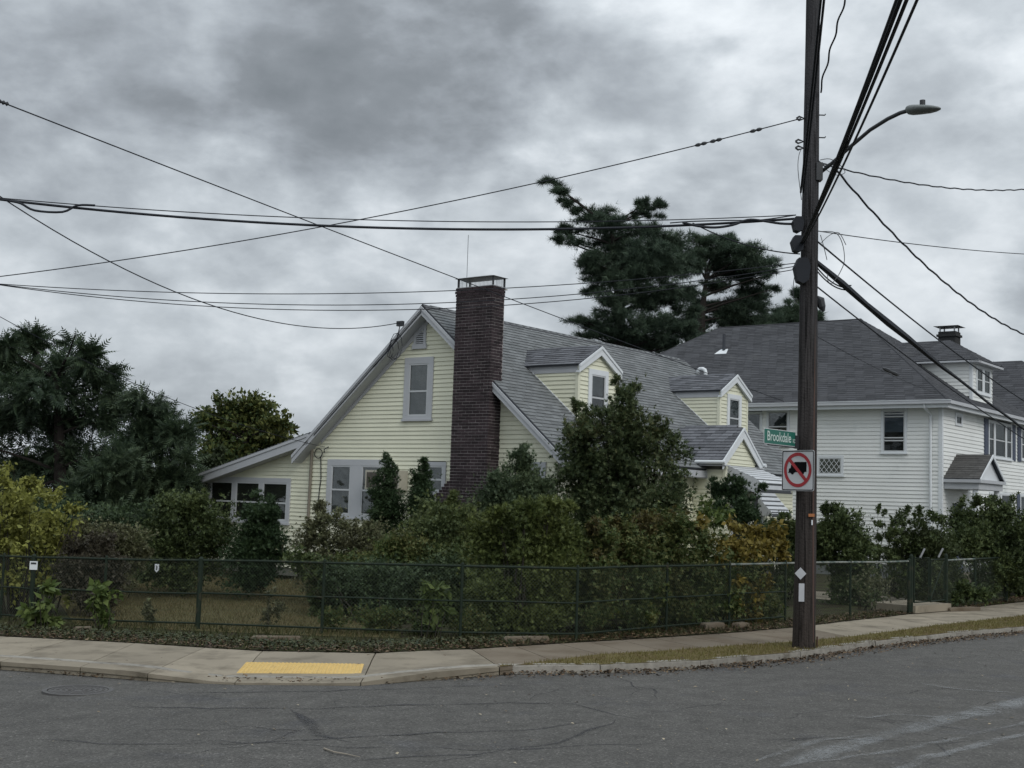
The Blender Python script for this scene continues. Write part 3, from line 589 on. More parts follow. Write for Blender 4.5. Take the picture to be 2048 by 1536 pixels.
# ---- dormers
def dormer(vc, hw=.82, uf=.55, eave=5.40, peak=5.86, win=True):
    fv = PL_right(uf); ub = lambda z: RU + (RZ - z) / SL      # where the roof is at height z
    zb = rz(uf)
    fp = [(vc - hw, zb), (vc + hw, zb), (vc + hw, eave), (vc, peak + .02 + .1 - .06), (vc - hw, eave)]
    slope = (peak - eave + .0) / hw * 1.0
    fp = [(vc - hw, zb - .05), (vc + hw, zb - .05), (vc + hw, eave - .02), (vc, eave - .02 + slope * hw * .98), (vc - hw, eave - .02)]
    w = wallp(YH, fv, fp, M_wallin, name='dormer_wall'); claps(w, fv, fp, M_yel, base=zb, avoid=[(vc - .42, vc + .42, zb, eave - .1)])
    # cheeks
    for sgn in (-1, 1):
        pl = (lambda s, d, z: Vector((s, vc - hw - d, z))) if sgn < 0 else (lambda s, d, z: Vector((s, vc + hw + d, z)))
        cpoly = [(uf, zb), (uf, eave - .0), (ub(eave), eave - .0)]
        wc = wallp(YH, pl, cpoly, M_wallin, th=.08, name='dormer_cheek')
        if sgn < 0:
            claps(wc, pl, cpoly, M_yel, base=zb)
            pbox(MB(), pl, ub(eave) + .10, uf, 0, .03, eave - .19, eave - .01).build('cheek_frieze', M_trim, wc)
            MB().bar(pl(ub(eave), .02, eave + .0), pl(uf - .02, .02, zb + .03), .03, .035).build('flashing', M_trimw, wc)
    for s_ in (vc - hw, vc + hw): MB().box(uf - .06, uf + .028, s_ - .028 if s_ < vc else s_ - .06, s_ + .06 if s_ < vc else s_ + .028, zb - .05, eave - .03).build('corner_board', M_yel, w)
    window(YH, fv, vc - .42, vc + .42, zb + .04, eave - .06, fr=.125, rails=(.45,), m=M_trimw, glass=M_glassd, sill=False)
    # roof
    ov = .10; fo = .08; sl = slope
    ls = math.sqrt(1 + sl * sl)
    for sgn in (-1, 1):
        b = Vector((0, -sgn, sl)).normalized(); a = Vector((1, 0, 0)); ev = vc + sgn * (hw + ov); ez = eave - ov * sl + .05
        o_ = Vector((0, ev, ez)); ln = (hw + ov) * ls; u_e = ub(ez) - .0; u_p = ub(ez + (hw + ov) * sl)
        poly = [(u_e, 0), (uf + fo, 0), (uf + fo, ln), (u_p, ln)]
        r_ = roofslab(YH, o_, a, b, poly, M_roofedge, th=.035, name='dormer_roof'); shingles(YH, r_, o_, a, b, poly, M_shd, limit=40 if sgn < 0 else 0, expo=.125)
        top = Vector((uf + fo, vc, ez + (hw + ov) * sl)); bot = Vector((uf + fo, ev, ez))
        rb = MB().prism([top + Vector((0, 0, -.02)), bot + Vector((0, 0, -.02)), bot + Vector((0, 0, -.20)), top + Vector((0, 0, -.22))], Vector((.03, 0, 0))).build('rake_board', M_trimw, r_)
        MB().prism([top + Vector((.031, 0, 0)), bot + Vector((.031, 0, 0)), bot + Vector((.031, 0, -.07)), top + Vector((.031, 0, -.07))], Vector((.02, 0, 0))).build('rake_moulding', M_trimw, r_)
        MB().prism([top + Vector((-fo, 0, -.15)), bot + Vector((-fo, 0, -.17)), bot + Vector((-fo, 0, -.19)), top + Vector((-fo, 0, -.17))], Vector((fo, 0, 0))).build('soffit', M_trimw, r_)
dormer(2.62); dormer(9.55)
# ---- entry vestibule with its small gable roof
ev0, ev1, euf = 5.95, 7.55, 2.22; ee = 3.30; ep = 4.14; evc = 6.75
pe = PL_front(ev0); we = wallp(YH, pe, [(WR, GZ), (euf, GZ), (euf, ee), (WR, ee)], M_wallin, name='entry_wall'); claps(we, pe, [(WR, GZ), (euf, GZ), (euf, ee - .18), (WR, ee - .18)], M_yel, base=.5)
pf = PL_right(euf); fp = [(ev0, GZ), (ev1, GZ), (ev1, ee), (ev0, ee)]
wf = wallp(YH, pf, fp, M_wallin, name='entry_wall'); claps(wf, pf, fp, M_yel, base=.5, avoid=[(6.3, 7.2, .3, 2.4)])
wallp(YH, lambda s, d, z: Vector((s, ev1 + d, z)), [(WR, GZ), (euf, GZ), (euf, ee), (WR, ee)], M_yel, name='entry_wall')
gfp = [(evc - .96, ee - .01), (evc + .96, ee - .01), (evc, ep - .02)]; wg2 = wallp(YH, pf, gfp, M_wallin, name='entry_gable'); claps(wg2, pf, [(evc - .90, ee), (evc + .90, ee), (evc, ep - .06)], M_yel, base=ee)
MB().box(euf - .05, euf + .03, ev0 - .03, ev0 + .06, GZ, ee).build('corner_board', M_yel, wf)
dr = MB(); pbox(dr, pf, 6.28, 6.38, 0, .04, .3, 2.45); pbox(dr, pf, 7.12, 7.22, 0, .04, .3, 2.45); pbox(dr, pf, 6.38, 7.12, 0, .04, 2.35, 2.45); dob = dr.build('door_frame', M_trimw, YH)
pbox(MB(), pf, 6.38, 7.12, 0, .022, .3, 2.35).build('door', M_glassd, dob)
esl = (ep - ee) / (.80 + .0); els = math.sqrt(1 + esl ** 2); eov = .28
for sgn in (-1, 1):
    b = Vector((0, -sgn, esl)).normalized(); a = Vector((1, 0, 0)); half = .80 + eov; evv = evc + sgn * half; ez = ep + .08 - half * .80; sl = .80
    b = Vector((0, -sgn, sl)).normalized(); ln = half * math.sqrt(1 + sl * sl); o_ = Vector((0, evv, ez))
    ub = lambda z: RU + (RZ - z) / SL
    poly = [(ub(ez), 0), (euf + .07, 0), (euf + .07, ln), (ub(ez + half * sl), ln)]
    r_ = roofslab(YH, o_, a, b, poly, M_roofedge, th=.035, name='entry_roof'); shingles(YH, r_, o_, a, b, poly, M_shd, limit=40 if sgn < 0 else 0, expo=.125)
    top = Vector((euf + .07, evc, ez + half * sl)); bot = Vector((euf + .07, evv, ez))
    MB().prism([top + Vector((0, 0, -.02)), bot + Vector((0, 0, -.02)), bot + Vector((0, 0, -.24)), top + Vector((0, 0, -.28))], Vector((.03, 0, 0))).build('rake_board', M_trimw, r_)
    MB().prism([top + Vector((.031, 0, 0)), bot + Vector((.031, 0, 0)), bot + Vector((.031, 0, -.07)), top + Vector((.031, 0, -.07))], Vector((.02, 0, 0))).build('rake_moulding', M_trimw, r_)
    MB().tube([Vector((ub(ez) + .1, evv + sgn * .04, ez - .06)), Vector((euf + .18, evv + sgn * .04, ez - .06))], .05, 8).build('gutter', M_trimw, r_)
    MB().box(WR, euf + .15, min(evv, evc + sgn * .8), max(evv, evc + sgn * .8), ez - .15, ez - .12).build('soffit', M_trim, r_)
# ---- aluminium awnings
def awning(v0, v1, u0, zt, proj, drop, lip, label):
    a = MB(); n = int((v1 - v0) / .075); prof = [(0, zt), (proj * .82, zt - drop), (proj * .97, zt - drop - .10), (proj, zt - drop - lip)]
    A = YH; body = None
    for side_ in (v0, v1):
        P = [Vector((u0 + x, side_, z)) for x, z in prof] + [Vector((u0, side_, prof[-1][1]))]
        pb_ = MB().prism(P, Vector((0, .012, 0)))
        if body is None: body = pb_.build('awning', M_alu, A); body['label'] = label
        else: pb_.build('side_panel', M_alu, body)
    m = 8                             # slats run along the awning
    for k in range(m):
        t0, t1 = k / m, (k + .56) / m
        def pt(t):
            q = t * 1.0; L_ = [math.dist(prof[i], prof[i + 1]) for i in range(3)]; S = sum(L_); q *= S
            for i in range(3):
                if q <= L_[i] or i == 2: f = min(1, q / L_[i]); return (prof[i][0] + (prof[i + 1][0] - prof[i][0]) * f, prof[i][1] + (prof[i + 1][1] - prof[i][1]) * f)
                q -= L_[i]
        (xa, za), (xb, zb_) = pt(t0), pt(t1); P = [Vector((u0 + xa, v0, za + .018)), Vector((u0 + xb, v0, zb_ + .012)), Vector((u0 + xb, v0, zb_ + .002)), Vector((u0 + xa, v0, za + .008))]
        MB().prism(P, Vector((0, v1 - v0 + .012, 0))).build('slat', M_alu, body)
    P = [Vector((u0 + x, v0 + .02, z - .004)) for x, z in prof]; P2 = [p - Vector((0, 0, .012)) for p in P]
    MB().prism(P + P2[::-1], Vector((0, v1 - v0 - .04, 0))).build('backing', M_dkmet, body)
    MB().bar((u0 + prof[-1][0], v0, prof[-1][1]), (u0 + prof[-1][0], v1 + .02, prof[-1][1]), .02, .03).build('edge_strip', M_dkmet, body)
awning(6.05, 7.75, euf, 3.22, .95, .30, .33, 'wide white slatted awning over the entry door')
awning(8.75, 9.95, WR, 2.95, .85, .75, .22, 'small steep slatted awning over the side window')
window(YH, rt_, 8.85, 9.85, 1.15, 2.35, fr=.1, m=M_trimw, glass=M_glassd)
# ---- pipes
MB().tube([fr(-6.26 + .02, .05, 3.45), fr(-6.27, .05, 1.8), fr(-6.27, .05, .2)], .038, 8).build('downpipe', mat('tan_pipe', (.20, .18, .145), .6), YH)
vpz = rz(-1.2)
# ---- chimney (house > chimney > bricks)
CU0, CU1, CV0, CV1, CTOP = -1.35, -.29, -.45, -.0, 6.98
ch = MB().box(CU0 + .008, CU1 - .008, CV0 + .008, CV1 - .001, .1, CTOP - .02)
ch.prism([Vector((CU0 + .01, CV0 + .008, .1)), Vector((CU0 + .01, CV0 + .008, 2.60)), Vector((CU0 - .37, CV0 + .008, 2.26)), Vector((CU0 - .37, CV0 + .008, .1))], Vector((0, CV1 - CV0 - .01, 0)))
chim = ch.build('chimney', M_mort, YH)
ch2 = MB().box(CU0 + .02, CU1 - .02, CV0 + .02, .12, CTOP - .03, CTOP - .012); ch2.build('chimney_top', M_concrete, chim)
bl, bh, bj = .200, .0562, .0125
def brick_mesh(l, d=.03): return MB().box(0, l - bj, 0, d, 0, bh - .0005).build('brick', M_brick, chim)
cands = []; z = .12; row = 0
while z < CTOP - .02:
    corb = .022 if z > CTOP - .15 and z < CTOP - .075 else (.012 if z > CTOP - .22 else 0)
    off = (row % 2) * bl / 2
    x = CU0 - corb - off
    lo = CU0 - corb; hi = CU1 + corb
    while x < hi - .02:
        a, b = max(x, lo), min(x + bl, hi)
        if b - a > .03: cands.append(('f', a, b, z, corb))
        x += bl
    y = CV0 - corb + .03 - off + .0
    while y < CV1 + .0:
        a, b = max(y, CV0 - corb + .0301), min(y + bl, CV1 - .002)
        if b - a > .03: cands.append(('r', a, b, z, corb))
        y += bl
    if z < 2.60:
        lx = CU0 - .38 if z < 2.22 else CU0 - (2.60 - z) / .34 * .37
        x = CU0 - bl + ((row % 2) * bl / 2)
        while x > lx - bl:
            a, b = max(x, lx), min(x + bl, CU0)
            if b - a > .03: cands.append(('f', a, b, z, 0))
            x -= bl
    z += bh + bj; row += 1
cands.sort(key=lambda c: -c[3] if c[3] < 2.3 else -100 - c[3])     # top ones are the ones in view
bmesh_ = {}; jb = MB(); cnt = 0
for f, a, b, z, corb in cands:
    L_ = round(b - a, 3); jit = random.uniform(-.004, .004)
    if cnt < 300 and abs(L_ - bl) < .002 and z > 2.2 and not (f == 'f' and b > CU1 + corb - .002):
        if L_ not in bmesh_: ob = brick_mesh(bl); bmesh_[L_] = ob.data
        else: ob = link(bpy.data.objects.new('brick', bmesh_[L_]), chim)
        if f == 'f': ob.matrix_local = Matrix.Translation((a, CV0 - corb + jit, z))
        else: ob.matrix_local = Matrix.Translation((CU1 + corb + jit, a, z)) @ Matrix.Rotation(math.pi / 2, 4, 'Z')
        cnt += 1
    elif f == 'f': jb.box(a, b - (bj if b < CU1 + corb - .002 else 0), CV0 - corb + jit, CV0 - corb + .03, z, z + bh)
    else: jb.box(CU1 + corb - .03, CU1 + corb + jit, a, b - bj, z, z + bh)
if jb.v: tag(jb.build('brick_courses', M_brick, chim), kind='stuff')
for z in (): pass
# cap with mesh sides
cm = MB(); x0, x1, y0, y1 = CU0 + .03, CU1 - .02, CV0 + .03, .0
cz0, cz1 = CTOP - .02, CTOP + .22
for x in (x0, x1):
    for y in (y0, y1): cm.bar((x, y, cz0), (x, y, cz1), .032, .032)
tag(cm.build('cap_legs', M_dkmet, chim), kind='stuff')
fl_ = MB().box(x0 - .03, x1 + .03, y0 - .03, y0, cz0, cz0 + .035); fl_.box(x1, x1 + .03, y0, y1, cz0, cz0 + .035); fl_.box(x0 - .03, x0, y0, y1, cz0, cz0 + .035); fl_.build('cap_flange', M_metal, chim)
MB().add([(x0 - .07, y0 - .07, cz1), (x1 + .07, y0 - .07, cz1), (x1 + .07, y1 + .07, cz1), (x0 - .07, y1 + .07, cz1), (x0 + .25, (y0 + y1) / 2, cz1 + .075), (x1 - .25, (y0 + y1) / 2, cz1 + .075)],
         [(0, 1, 5, 4), (1, 2, 5), (2, 3, 4, 5), (3, 0, 4), (3, 2, 1, 0)]).build('cap_lid', M_metal, chim)
wm = MB()
for k in range(27): x = x0 + (x1 - x0) * k / 26; wm.bar((x, y0, cz0), (x, y0, cz1), .004, .004); wm.bar((x, y1, cz0), (x, y1, cz1), .004, .004)
for k in range(12): y = y0 + (y1 - y0) * k / 11; wm.bar((x1, y, cz0), (x1, y, cz1), .004, .004); wm.bar((x0, y, cz0), (x0, y, cz1), .004, .004)
tag(wm.build('cap_mesh', M_metal, chim), kind='stuff')
MB().tube([(CU0 - .01, -.08, CTOP - .3), (CU0 - .012, -.08, 8.30)], .006, 5).build('lightning_rod', M_dkmet, chim)
# air conditioner in the double window
AC = thing('air_conditioner', 'beige window air conditioner behind the narrow cedar', 'air conditioner', M=HOUSE_M)
pbox(MB(), fr, -4.08, -2.98, .05, .34, 2.34, 2.80).build('casing', mat('ac_beige', (.42, .40, .33), .6), AC)
pbox(MB(), fr, -4.03, -3.62, .341, .347, 2.39, 2.75).build('grille_back', M_dkmet, AC); pbox(MB(), fr, -3.40, -3.03, .341, .347, 2.39, 2.75).build('grille_back', M_dkmet, AC)
for k in range(10):
    for s0, s1 in ((-4.03, -3.62), (-3.40, -3.03)): x = s0 + (s1 - s0) * (k + .5) / 10; pbox(MB(), fr, x - .006, x + .006, .348, .356, 2.39, 2.75).build('fin', mat('ac_fin', (.16, .14, .11), .6), AC)
# service bracket and wires on the gable
SB = thing('service_bracket', 'dark wire bracket with looped service wires under the gable peak', 'bracket', M=HOUSE_M)
MB().box(-3.20, -3.02, -.42, -.335, 6.22, 6.34).build('clamp', M_dkmet, SB)
for k, (r, dx, dz) in enumerate(((.16, -.05, -.38), (.10, -.16, -.42), (.2, .02, -.30))):
    MB().tube([fr(-3.25 + dx + r * math.cos(t / 9 * 6.0), .37, 6.05 + dz + 1.6 * r * math.sin(t / 9 * 6.0)) for t in range(10)], .008, 4).build('wire_loop', M_cable, SB)
MB().tube([fr(-3.12, .37, 6.25), fr(-3.2, .37, 5.95), fr(-3.45, .37, 5.66), fr(-3.95, .37, 5.28)], .012, 5).build('wire', M_cable, SB)
SB2 = thing('telephone_bracket', 'small wall bracket holding a looped telephone wire above the double window', 'bracket', M=HOUSE_M)
MB().tube([fr(-5.69, .02, 3.37), fr(-5.72, .14, 3.30), fr(-5.80, .05, 3.22)], .014, 5).build('hook', M_dkmet, SB2)
MB().tube([fr(-6.0 + .14 * math.cos(t * .63), .06, 3.20 + .12 * math.sin(t * .63)) for t in range(11)] + [fr(-5.93, .04, 3.1), fr(-5.90, .03, 2.6), fr(-5.97, .03, 1.9), fr(-5.98, .03, 1.3)], .012, 5).build('wire', M_cable, SB2)
# lantern hanging by the awning
LN = thing('hanging_lantern', 'small dark ornamental lantern hanging under the entry awning', 'lantern', loc=Wl(euf + .75, 6.1, 2.6))
lc = Wl(euf + .78, 6.1, 2.30)
MB().tube([lc + Vector((0, 0, .36)), lc + Vector((0, 0, .18))], .006, 5).build('chain', M_dkmet, LN, world=True)
MB().tube([lc + Vector((0, 0, q)) for q in (.19, .15, .12, .10, -.08, -.11, -.2)], [.01, .05, .085, .055, .05, .07, .008], 6).build('lantern_body', M_dkmet, LN, world=True)
# white PVC vent pipe behind the far dormer
PV = thing('vent_pipe', 'white gooseneck vent pipe rising behind the far yellow dormer', 'vent pipe', loc=Wl(-1.58, 11.8, 5.9))
MB().tube([Wl(-1.58, 11.8, 5.7), Wl(-1.58, 11.8, 6.25), Wl(-1.61, 11.8, 6.34), Wl(-1.69, 11.8, 6.38), Wl(-1.78, 11.8, 6.38), Wl(-1.84, 11.8, 6.33), Wl(-1.85, 11.8, 6.27)], .06, 10).build('pipe', M_trimw, PV, world=True, smooth=True)
# ================================================================= WHITE HOUSE
WH = thing('white_house', 'two storey white clapboard house with a dark hip roof, dormer and pedimented portico', 'house', M=HOUSE_M)
WV, WU = 17.0, 3.88; EZ = 5.70; CU, CV = 4.22, 16.55; AH = 5.2; HRUN = 4.9; RZW = 9.17; BACK = CV + 2 * AH; LFT = -11.5; RUW0, RUW1 = CU - HRUN, -6.45
wp = PL_front(WV); wq = PL_right(WU)
w1 = wallp(WH, wp, [(-11.0, GZ), (WU, GZ), (WU, 5.52), (-11.0, 5.52)], M_wallinw)
w2 = wallp(WH, wq, [(WV, GZ), (BACK - .4, GZ), (BACK - .4, 5.52), (WV, 5.52)], M_wallinw)
o1w = [(1.98, 2.76, 4.12, 5.50), (-.20, .67, 3.38, 3.96), (-2.85, -2.20, 4.4, 5.5), (-2.05, -1.25, 4.4, 5.5)]
claps(w1, wp, [(-3.6, .5), (WU, .5), (WU, 5.50), (-3.6, 5.50)], M_whi, pitch=.124, base=.55, avoid=[(a + .03, b - .03, c, d - .02) for a, b, c, d in o1w])
claps(w2, wq, [(WV, .5), (BACK - .4, .5), (BACK - .4, 5.50), (WV, 5.50)], M_whi, pitch=.124, base=.55, avoid=[(21.66, 24.26, 4.25, 5.45), (18.22, 18.88, 5.04, 5.42), (25.47, 26.28, 4.27, 5.38), (21.72, 24.28, 1.6, 2.98), (25.32, 26.38, 1.6, 2.98), (18.0, 18.95, .35, 2.5)])
wallp(WH, lambda s, d, z: Vector((s, BACK - .4 + d, z)), [(-11, GZ), (WU, GZ), (WU, 5.5), (-11, 5.5)], M_whi)
MB().box(WU - .09, WU + .03, WV - .03, WV + .09, GZ, 5.5).build('corner_board', M_trimw, WH)
window(WH, wp, 1.95, 2.79, 4.08, 5.48, fr=.07, rails=(.27, .34, .86, .93), m=M_trimw, blind=(M_blindb, .45)); window(WH, wp, -2.90, -2.22, 4.30, 5.46, fr=.06, rails=(.35,), m=M_trimw, glass=M_glassd); window(WH, wp, -2.05, -1.22, 4.30, 5.50, fr=.06, rails=(.35, .55), m=M_trimw, glass=M_glassd)
lw = window(WH, wp, -.24, .70, 3.34, 3.98, fr=.08, rails=(), m=M_trimw, glass=M_glass)
lat = MB()      # diamond lattice
for k in range(-3, 8):
    for sg in (1, -1):
        x0_ = -.14 + k * .17; z0_, z1_ = 3.40, 3.88; x1_ = x0_ + sg * (z1_ - z0_) * .8
        a_, b_ = (x0_, z0_), (x1_, z1_)
        def clip(a_, b_):
            t0, t1 = 0, 1; dx = b_[0] - a_[0]
            for lim, s_ in ((-.14, 1), (.60, -1)):
                v0_ = (a_[0] - lim) * s_; v1_ = (b_[0] - lim) * s_
                if v0_ < 0 and v1_ < 0: return None
                if v0_ < 0: t0 = max(t0, v0_ / (v0_ - v1_))
                elif v1_ < 0: t1 = min(t1, v0_ / (v0_ - v1_))
            if t1 - t0 < .05: return None
            f = lambda t: (a_[0] + dx * t, a_[1] + (b_[1] - a_[1]) * t)
            return f(t0), f(t1)
        r = clip(a_, b_)
        if r: lat.bar(wp(r[0][0], .024 + .003 * (sg > 0), r[0][1]), wp(r[1][0], .024 + .003 * (sg > 0), r[1][1]), .014, .004, up=(0, 1, 0))
lat.build('lattice', M_trimw, lw)
window(WH, wq, 18.20, 18.90, 5.02, 5.44, fr=.1, rails=(), m=M_trimw, glass=M_glassd, sill=False)
tw = window(WH, wq, 21.62, 24.30, 4.18, 5.44, fr=.07, mull=((22.30, .16), (23.60, .16)), rails=(.5,), m=M_trimw, glass=M_glassd)
window(WH, wq, 25.45, 26.3, 4.25, 5.40, fr=.07, rails=(.5,), m=M_trimw, glass=M_glassd); window(WH, wq, 21.7, 24.3, 1.55, 3.0, fr=.07, mull=((23.0, .14),), rails=(.5,), m=M_trimw, glass=M_glassd); window(WH, wq, 25.3, 26.4, 1.55, 3.0, fr=.07, rails=(.5,), m=M_trimw, glass=M_glassd)
for s0, s1, z0, z1 in ((21.16, 21.58, 4.16, 5.46), (24.34, 24.72, 4.16, 5.44), (25.00, 25.40, 4.16, 5.42), (24.9, 25.25, 1.5, 3.0)):
    sh = pbox(MB(), wq, s0, s1, .014, .045, z0, z1).build('shutter', M_shut, WH)
    for k in range(16): zz = z0 + .06 + (z1 - z0 - .12) * k / 16; pbox(MB(), wq, s0 + .05, s1 - .05, .046, .054, zz, zz + .04).build('louvre', M_shut, sh)
# eaves: soffit, fascia, gutter
MB().box(-11.3, CU, CV + .03, WV, 5.50, 5.53).build('soffit', M_trimw, WH); MB().box(WU, CU, WV, BACK, 5.50, 5.53).build('soffit', M_trimw, WH)
MB().box(-11.4, CU + .02, CV, CV + .03, 5.46, 5.58).build('eave_fascia', M_trimw, WH); MB().box(CU - .01, CU + .02, CV + .03, BACK, 5.46, 5.58).build('eave_fascia', M_trimw, WH)
def gut(a, b): return MB().bar(a, b, .10, .10).build('gutter', M_trim, WH)
gut((-11.4, CV - .055, 5.63), (CU + .10, CV - .055, 5.63)); gut((CU + .075, CV - .10, 5.63), (CU + .075, BACK, 5.63))
MB().bar((-11.4, CV - .112, 5.69), (CU + .14, CV - .112, 5.69), .012, .02).build('gutter_lip', M_trimw, WH)
MB().tube([(3.50, CV - .05, 5.58), (3.50, CV - .02, 5.48), (3.56, WV - .08, 5.25), (3.56, WV - .06, 3.0), (3.58, WV - .06, .3)], .042, 8).build('downpipe', M_trimw, WH)
# hip roof
def face(poly3, m=M_roofedge): 
    P = [Vector(p) for p in poly3]; n = (P[1] - P[0]).cross(P[-1] - P[0]).normalized()
    if n.z < 0: n = -n
    return P, n
def hip(P, expo=.135, wid=.32, name='roof', m=M_shw, root=WH, limit=0):
    P, n = face(P); a = (P[1] - P[0]).normalized(); b = n.cross(a).normalized()
    if b.z < 0: b = -b
    poly = [((p - P[0]).dot(a), (p - P[0]).dot(b)) for p in P]
    r_ = roofslab(root, P[0], a, b, poly, M_roofedge, th=.05, name=name); shingles(root, r_, P[0], a, b, poly, m, expo=expo, wid=wid, thick=.010, limit=limit); return r_
c0 = (LFT, CV, EZ); c1 = (CU, CV, EZ); c2 = (CU, BACK, EZ); c3 = (LFT, BACK, EZ); r0 = (RUW1, CV + AH, RZW); r1 = (RUW0, CV + AH, RZW)
rf = hip([c0, c1, r1, r0]); hip([c1, c2, r1]); hip([c3, c2, r1, r0]); hip([c0, c3, r0])
MB().tube([r0, r1], .035, 5).build('ridge_cap', M_shw, rf); MB().tube([r1, c1], .03, 5).build('hip_cap', M_shw, rf); MB().tube([r0, c0], .03, 5).build('hip_cap', M_shw, rf)
def roofz(u, v): return EZ + (v - CV) * (RZW - EZ) / AH
# vent stack with flashing
MB().tube([(-5.35, 20.05, roofz(0, 20.05) - .1), (-5.35, 20.05, roofz(0, 20.05) + .62)], .06, 8).build('vent_stack', M_roofedge, rf)
MB().add([(-5.62, 19.80, roofz(0, 19.80) + .02), (-5.12, 19.80, roofz(0, 19.80) + .02), (-5.2, 20.1, roofz(0, 20.1) + .03), (-5.5, 20.1, roofz(0, 20.1) + .03)], [(0, 1, 2, 3)]).build('stack_flashing', M_trimw, rf)
# dormer on the street side of the hip
hz = lambda u: EZ + (CU - u) * (RZW - EZ) / HRUN; hu = lambda z: CU - (z - EZ) * HRUN / (RZW - EZ)
dv0, dv1, du, dz = 20.18, 22.36, 3.80, 7.28
dq = PL_right(du); wd = wallp(WH, dq, [(dv0, hz(du) - .05), (dv1, hz(du) - .05), (dv1, dz), (dv0, dz)], M_wallinw, name='dormer_wall'); claps(wd, dq, [(dv0, hz(du)), (dv1, hz(du)), (dv1, dz), (dv0, dz)], M_whi, pitch=.124, base=hz(du), avoid=[(dv0 + .40, dv1 - .27, 6.28, 7.20)])
dl = PL_front(dv0); dpoly = [(du, hz(du)), (du, dz), (hu(dz), dz)]
wd2 = wallp(WH, dl, dpoly, M_wallinw, th=.08, name='dormer_cheek'); claps(wd2, dl, dpoly, M_whi, pitch=.124, base=hz(du))
wallp(WH, lambda s, d, z: Vector((s, dv1 + d, z)), dpoly, M_whi, th=.08, name='dormer_cheek')
MB().box(du - .07, du + .03, dv0 - .03, dv0 + .08, hz(du), dz).build('corner_board', M_trimw, wd)
window(WH, dq, dv0 + .38, dv1 - .25, 6.28, 7.22, fr=.09, mull=(((dv0 + dv1) / 2 + .06, .2),), rails=(.5,), m=M_trimw, glass=M_glass)
q0 = (hu(dz + .04), dv0 - .28, dz + .04); q1 = (du + .30, dv0 - .28, dz + .04); q2 = (du + .30, dv1 + .28, dz + .04); q3 = (hu(dz + .04), dv1 + .28, dz + .04); dc = (dv0 + dv1) / 2; dr = .62 * (dc - dv0 + .28)
pk1 = (du + .30 - (dc - dv0 + .28), dc, dz + .04 + dr); pk0 = (hu(dz + .04 + dr), dc, dz + .04 + dr)
dr1 = hip([q0, q1, pk1, pk0], name='dormer_roof'); hip([q1, q2, pk1], name='dormer_roof'); hip([q3, q2, pk1, pk0], name='dormer_roof')
MB().box(q0[0], q1[0] + .01, q0[1] - .01, dv0, dz - .04, dz + .015).build('dormer_eave', M_trim, dr1); MB().box(du, q1[0] + .01, q0[1] - .01, q2[1], dz - .055, dz + .012).build('dormer_eave', M_trim, dr1)
# chimney of the white house
wc = MB().box(2.14, 2.74, 21.75, 22.3, 6.2, 8.56); wc.box(2.09, 2.79, 21.70, 22.35, 8.38, 8.46); wcm = wc.build('chimney', mat('dark_chimney', (.035, .036, .036), .9, .2, 0, 6, .4), WH)
for x in (2.19, 2.69):
    for y in (21.80, 22.25): MB().bar((x, y, 8.56), (x, y, 8.74), .04, .04).build('cap_leg', M_metal, wcm)
MB().add([(2.0, 21.6, 8.74), (2.88, 21.6, 8.74), (2.88, 22.45, 8.74), (2.0, 22.45, 8.74), (2.25, 22.02, 8.80), (2.63, 22.02, 8.80)], [(0, 1, 5, 4), (1, 2, 5), (2, 3, 4, 5), (3, 0, 4), (3, 2, 1, 0)]).build('cap_lid', M_dkmet, wcm)
# portico with pediment
pu, pv0, pv1, pe_, pk_ = 5.02, 17.10, 19.64, 3.30, 4.10; pvc = (pv0 + pv1) / 2
for sgn in (-1, 1):
    ev = pv0 if sgn < 0 else pv1; P = [(WU + .0, ev, pe_), (pu, ev, pe_), (pu, pvc, pk_), (WU, pvc, pk_)]; r_ = hip(P, name='portico_roof', m=mat('brown_shingle', (.085, .083, .080), .9, .15, .35, 6, .3))
    top = Vector((pu, pvc, pk_)); bot = Vector((pu, ev, pe_))
    MB().prism([top, bot, bot + Vector((0, 0, -.08)), top + Vector((0, 0, -.10))], Vector((.03, 0, 0))).build('rake_board', M_trimw, r_)
MB().prism([Vector((pu - .12, pv0 + .1, pe_ - .02)), Vector((pu - .12, pv1 - .1, pe_ - .02)), Vector((pu - .12, pvc, pk_ - .1))], Vector((-.05, 0, 0))).build('pediment', M_trimw, WH)
MB().box(WU, pu + .03, pv0 - .02, pv1 + .02, pe_ - .12, pe_ - .02).build('cornice', M_trim, WH); MB().box(WU, pu - .05, pv0 + .06, pv1 - .06, pe_ - .32, pe_ - .12).build('entablature', M_trim, WH)
for v in (pv0 + .2, pv1 - .2):
    MB().tube([(pu - .2, v, .3), (pu - .2, v, pe_ - .32)], [.10, .085], 12).build('column', M_trimw, WH)
MB().box(WU, pu, pv0, pv1, .1, .35).build('porch_floor', M_concrete, WH)
pbox(MB(), wq, 18.0, 18.95, .005, .04, .35, 2.5).build('door', M_shut, WH)
# next house along the street, seen past the white one
FH = thing('far_house', 'dark hip roofed house just beyond the white house', 'house', M=HOUSE_M)
def fhip(cu, cv, ez, run, dep, rzz, lft): 
    a, b, c, d = (lft, cv, ez), (cu, cv, ez), (cu, cv + dep, ez), (lft, cv + dep, ez); p, q = (lft + run, cv + dep / 2, rzz), (cu - run, cv + dep / 2, rzz)
    for P in ([a, b, q, p], [b, c, q], [d, c, q, p], [a, d, p]): hip(P, expo=.2, wid=.5, root=FH)
fhip(5.6, 31.5, 5.9, 4.6, 9.0, 9.1, -6)
MB().box(-5.6, 5.2, 31.9, 40.0, .1, 5.9).build('wall', M_whi, FH); MB().box(-5.9, 5.55, 31.45, 31.5, 5.75, 5.9).build('eave_fascia', M_trimw, FH)
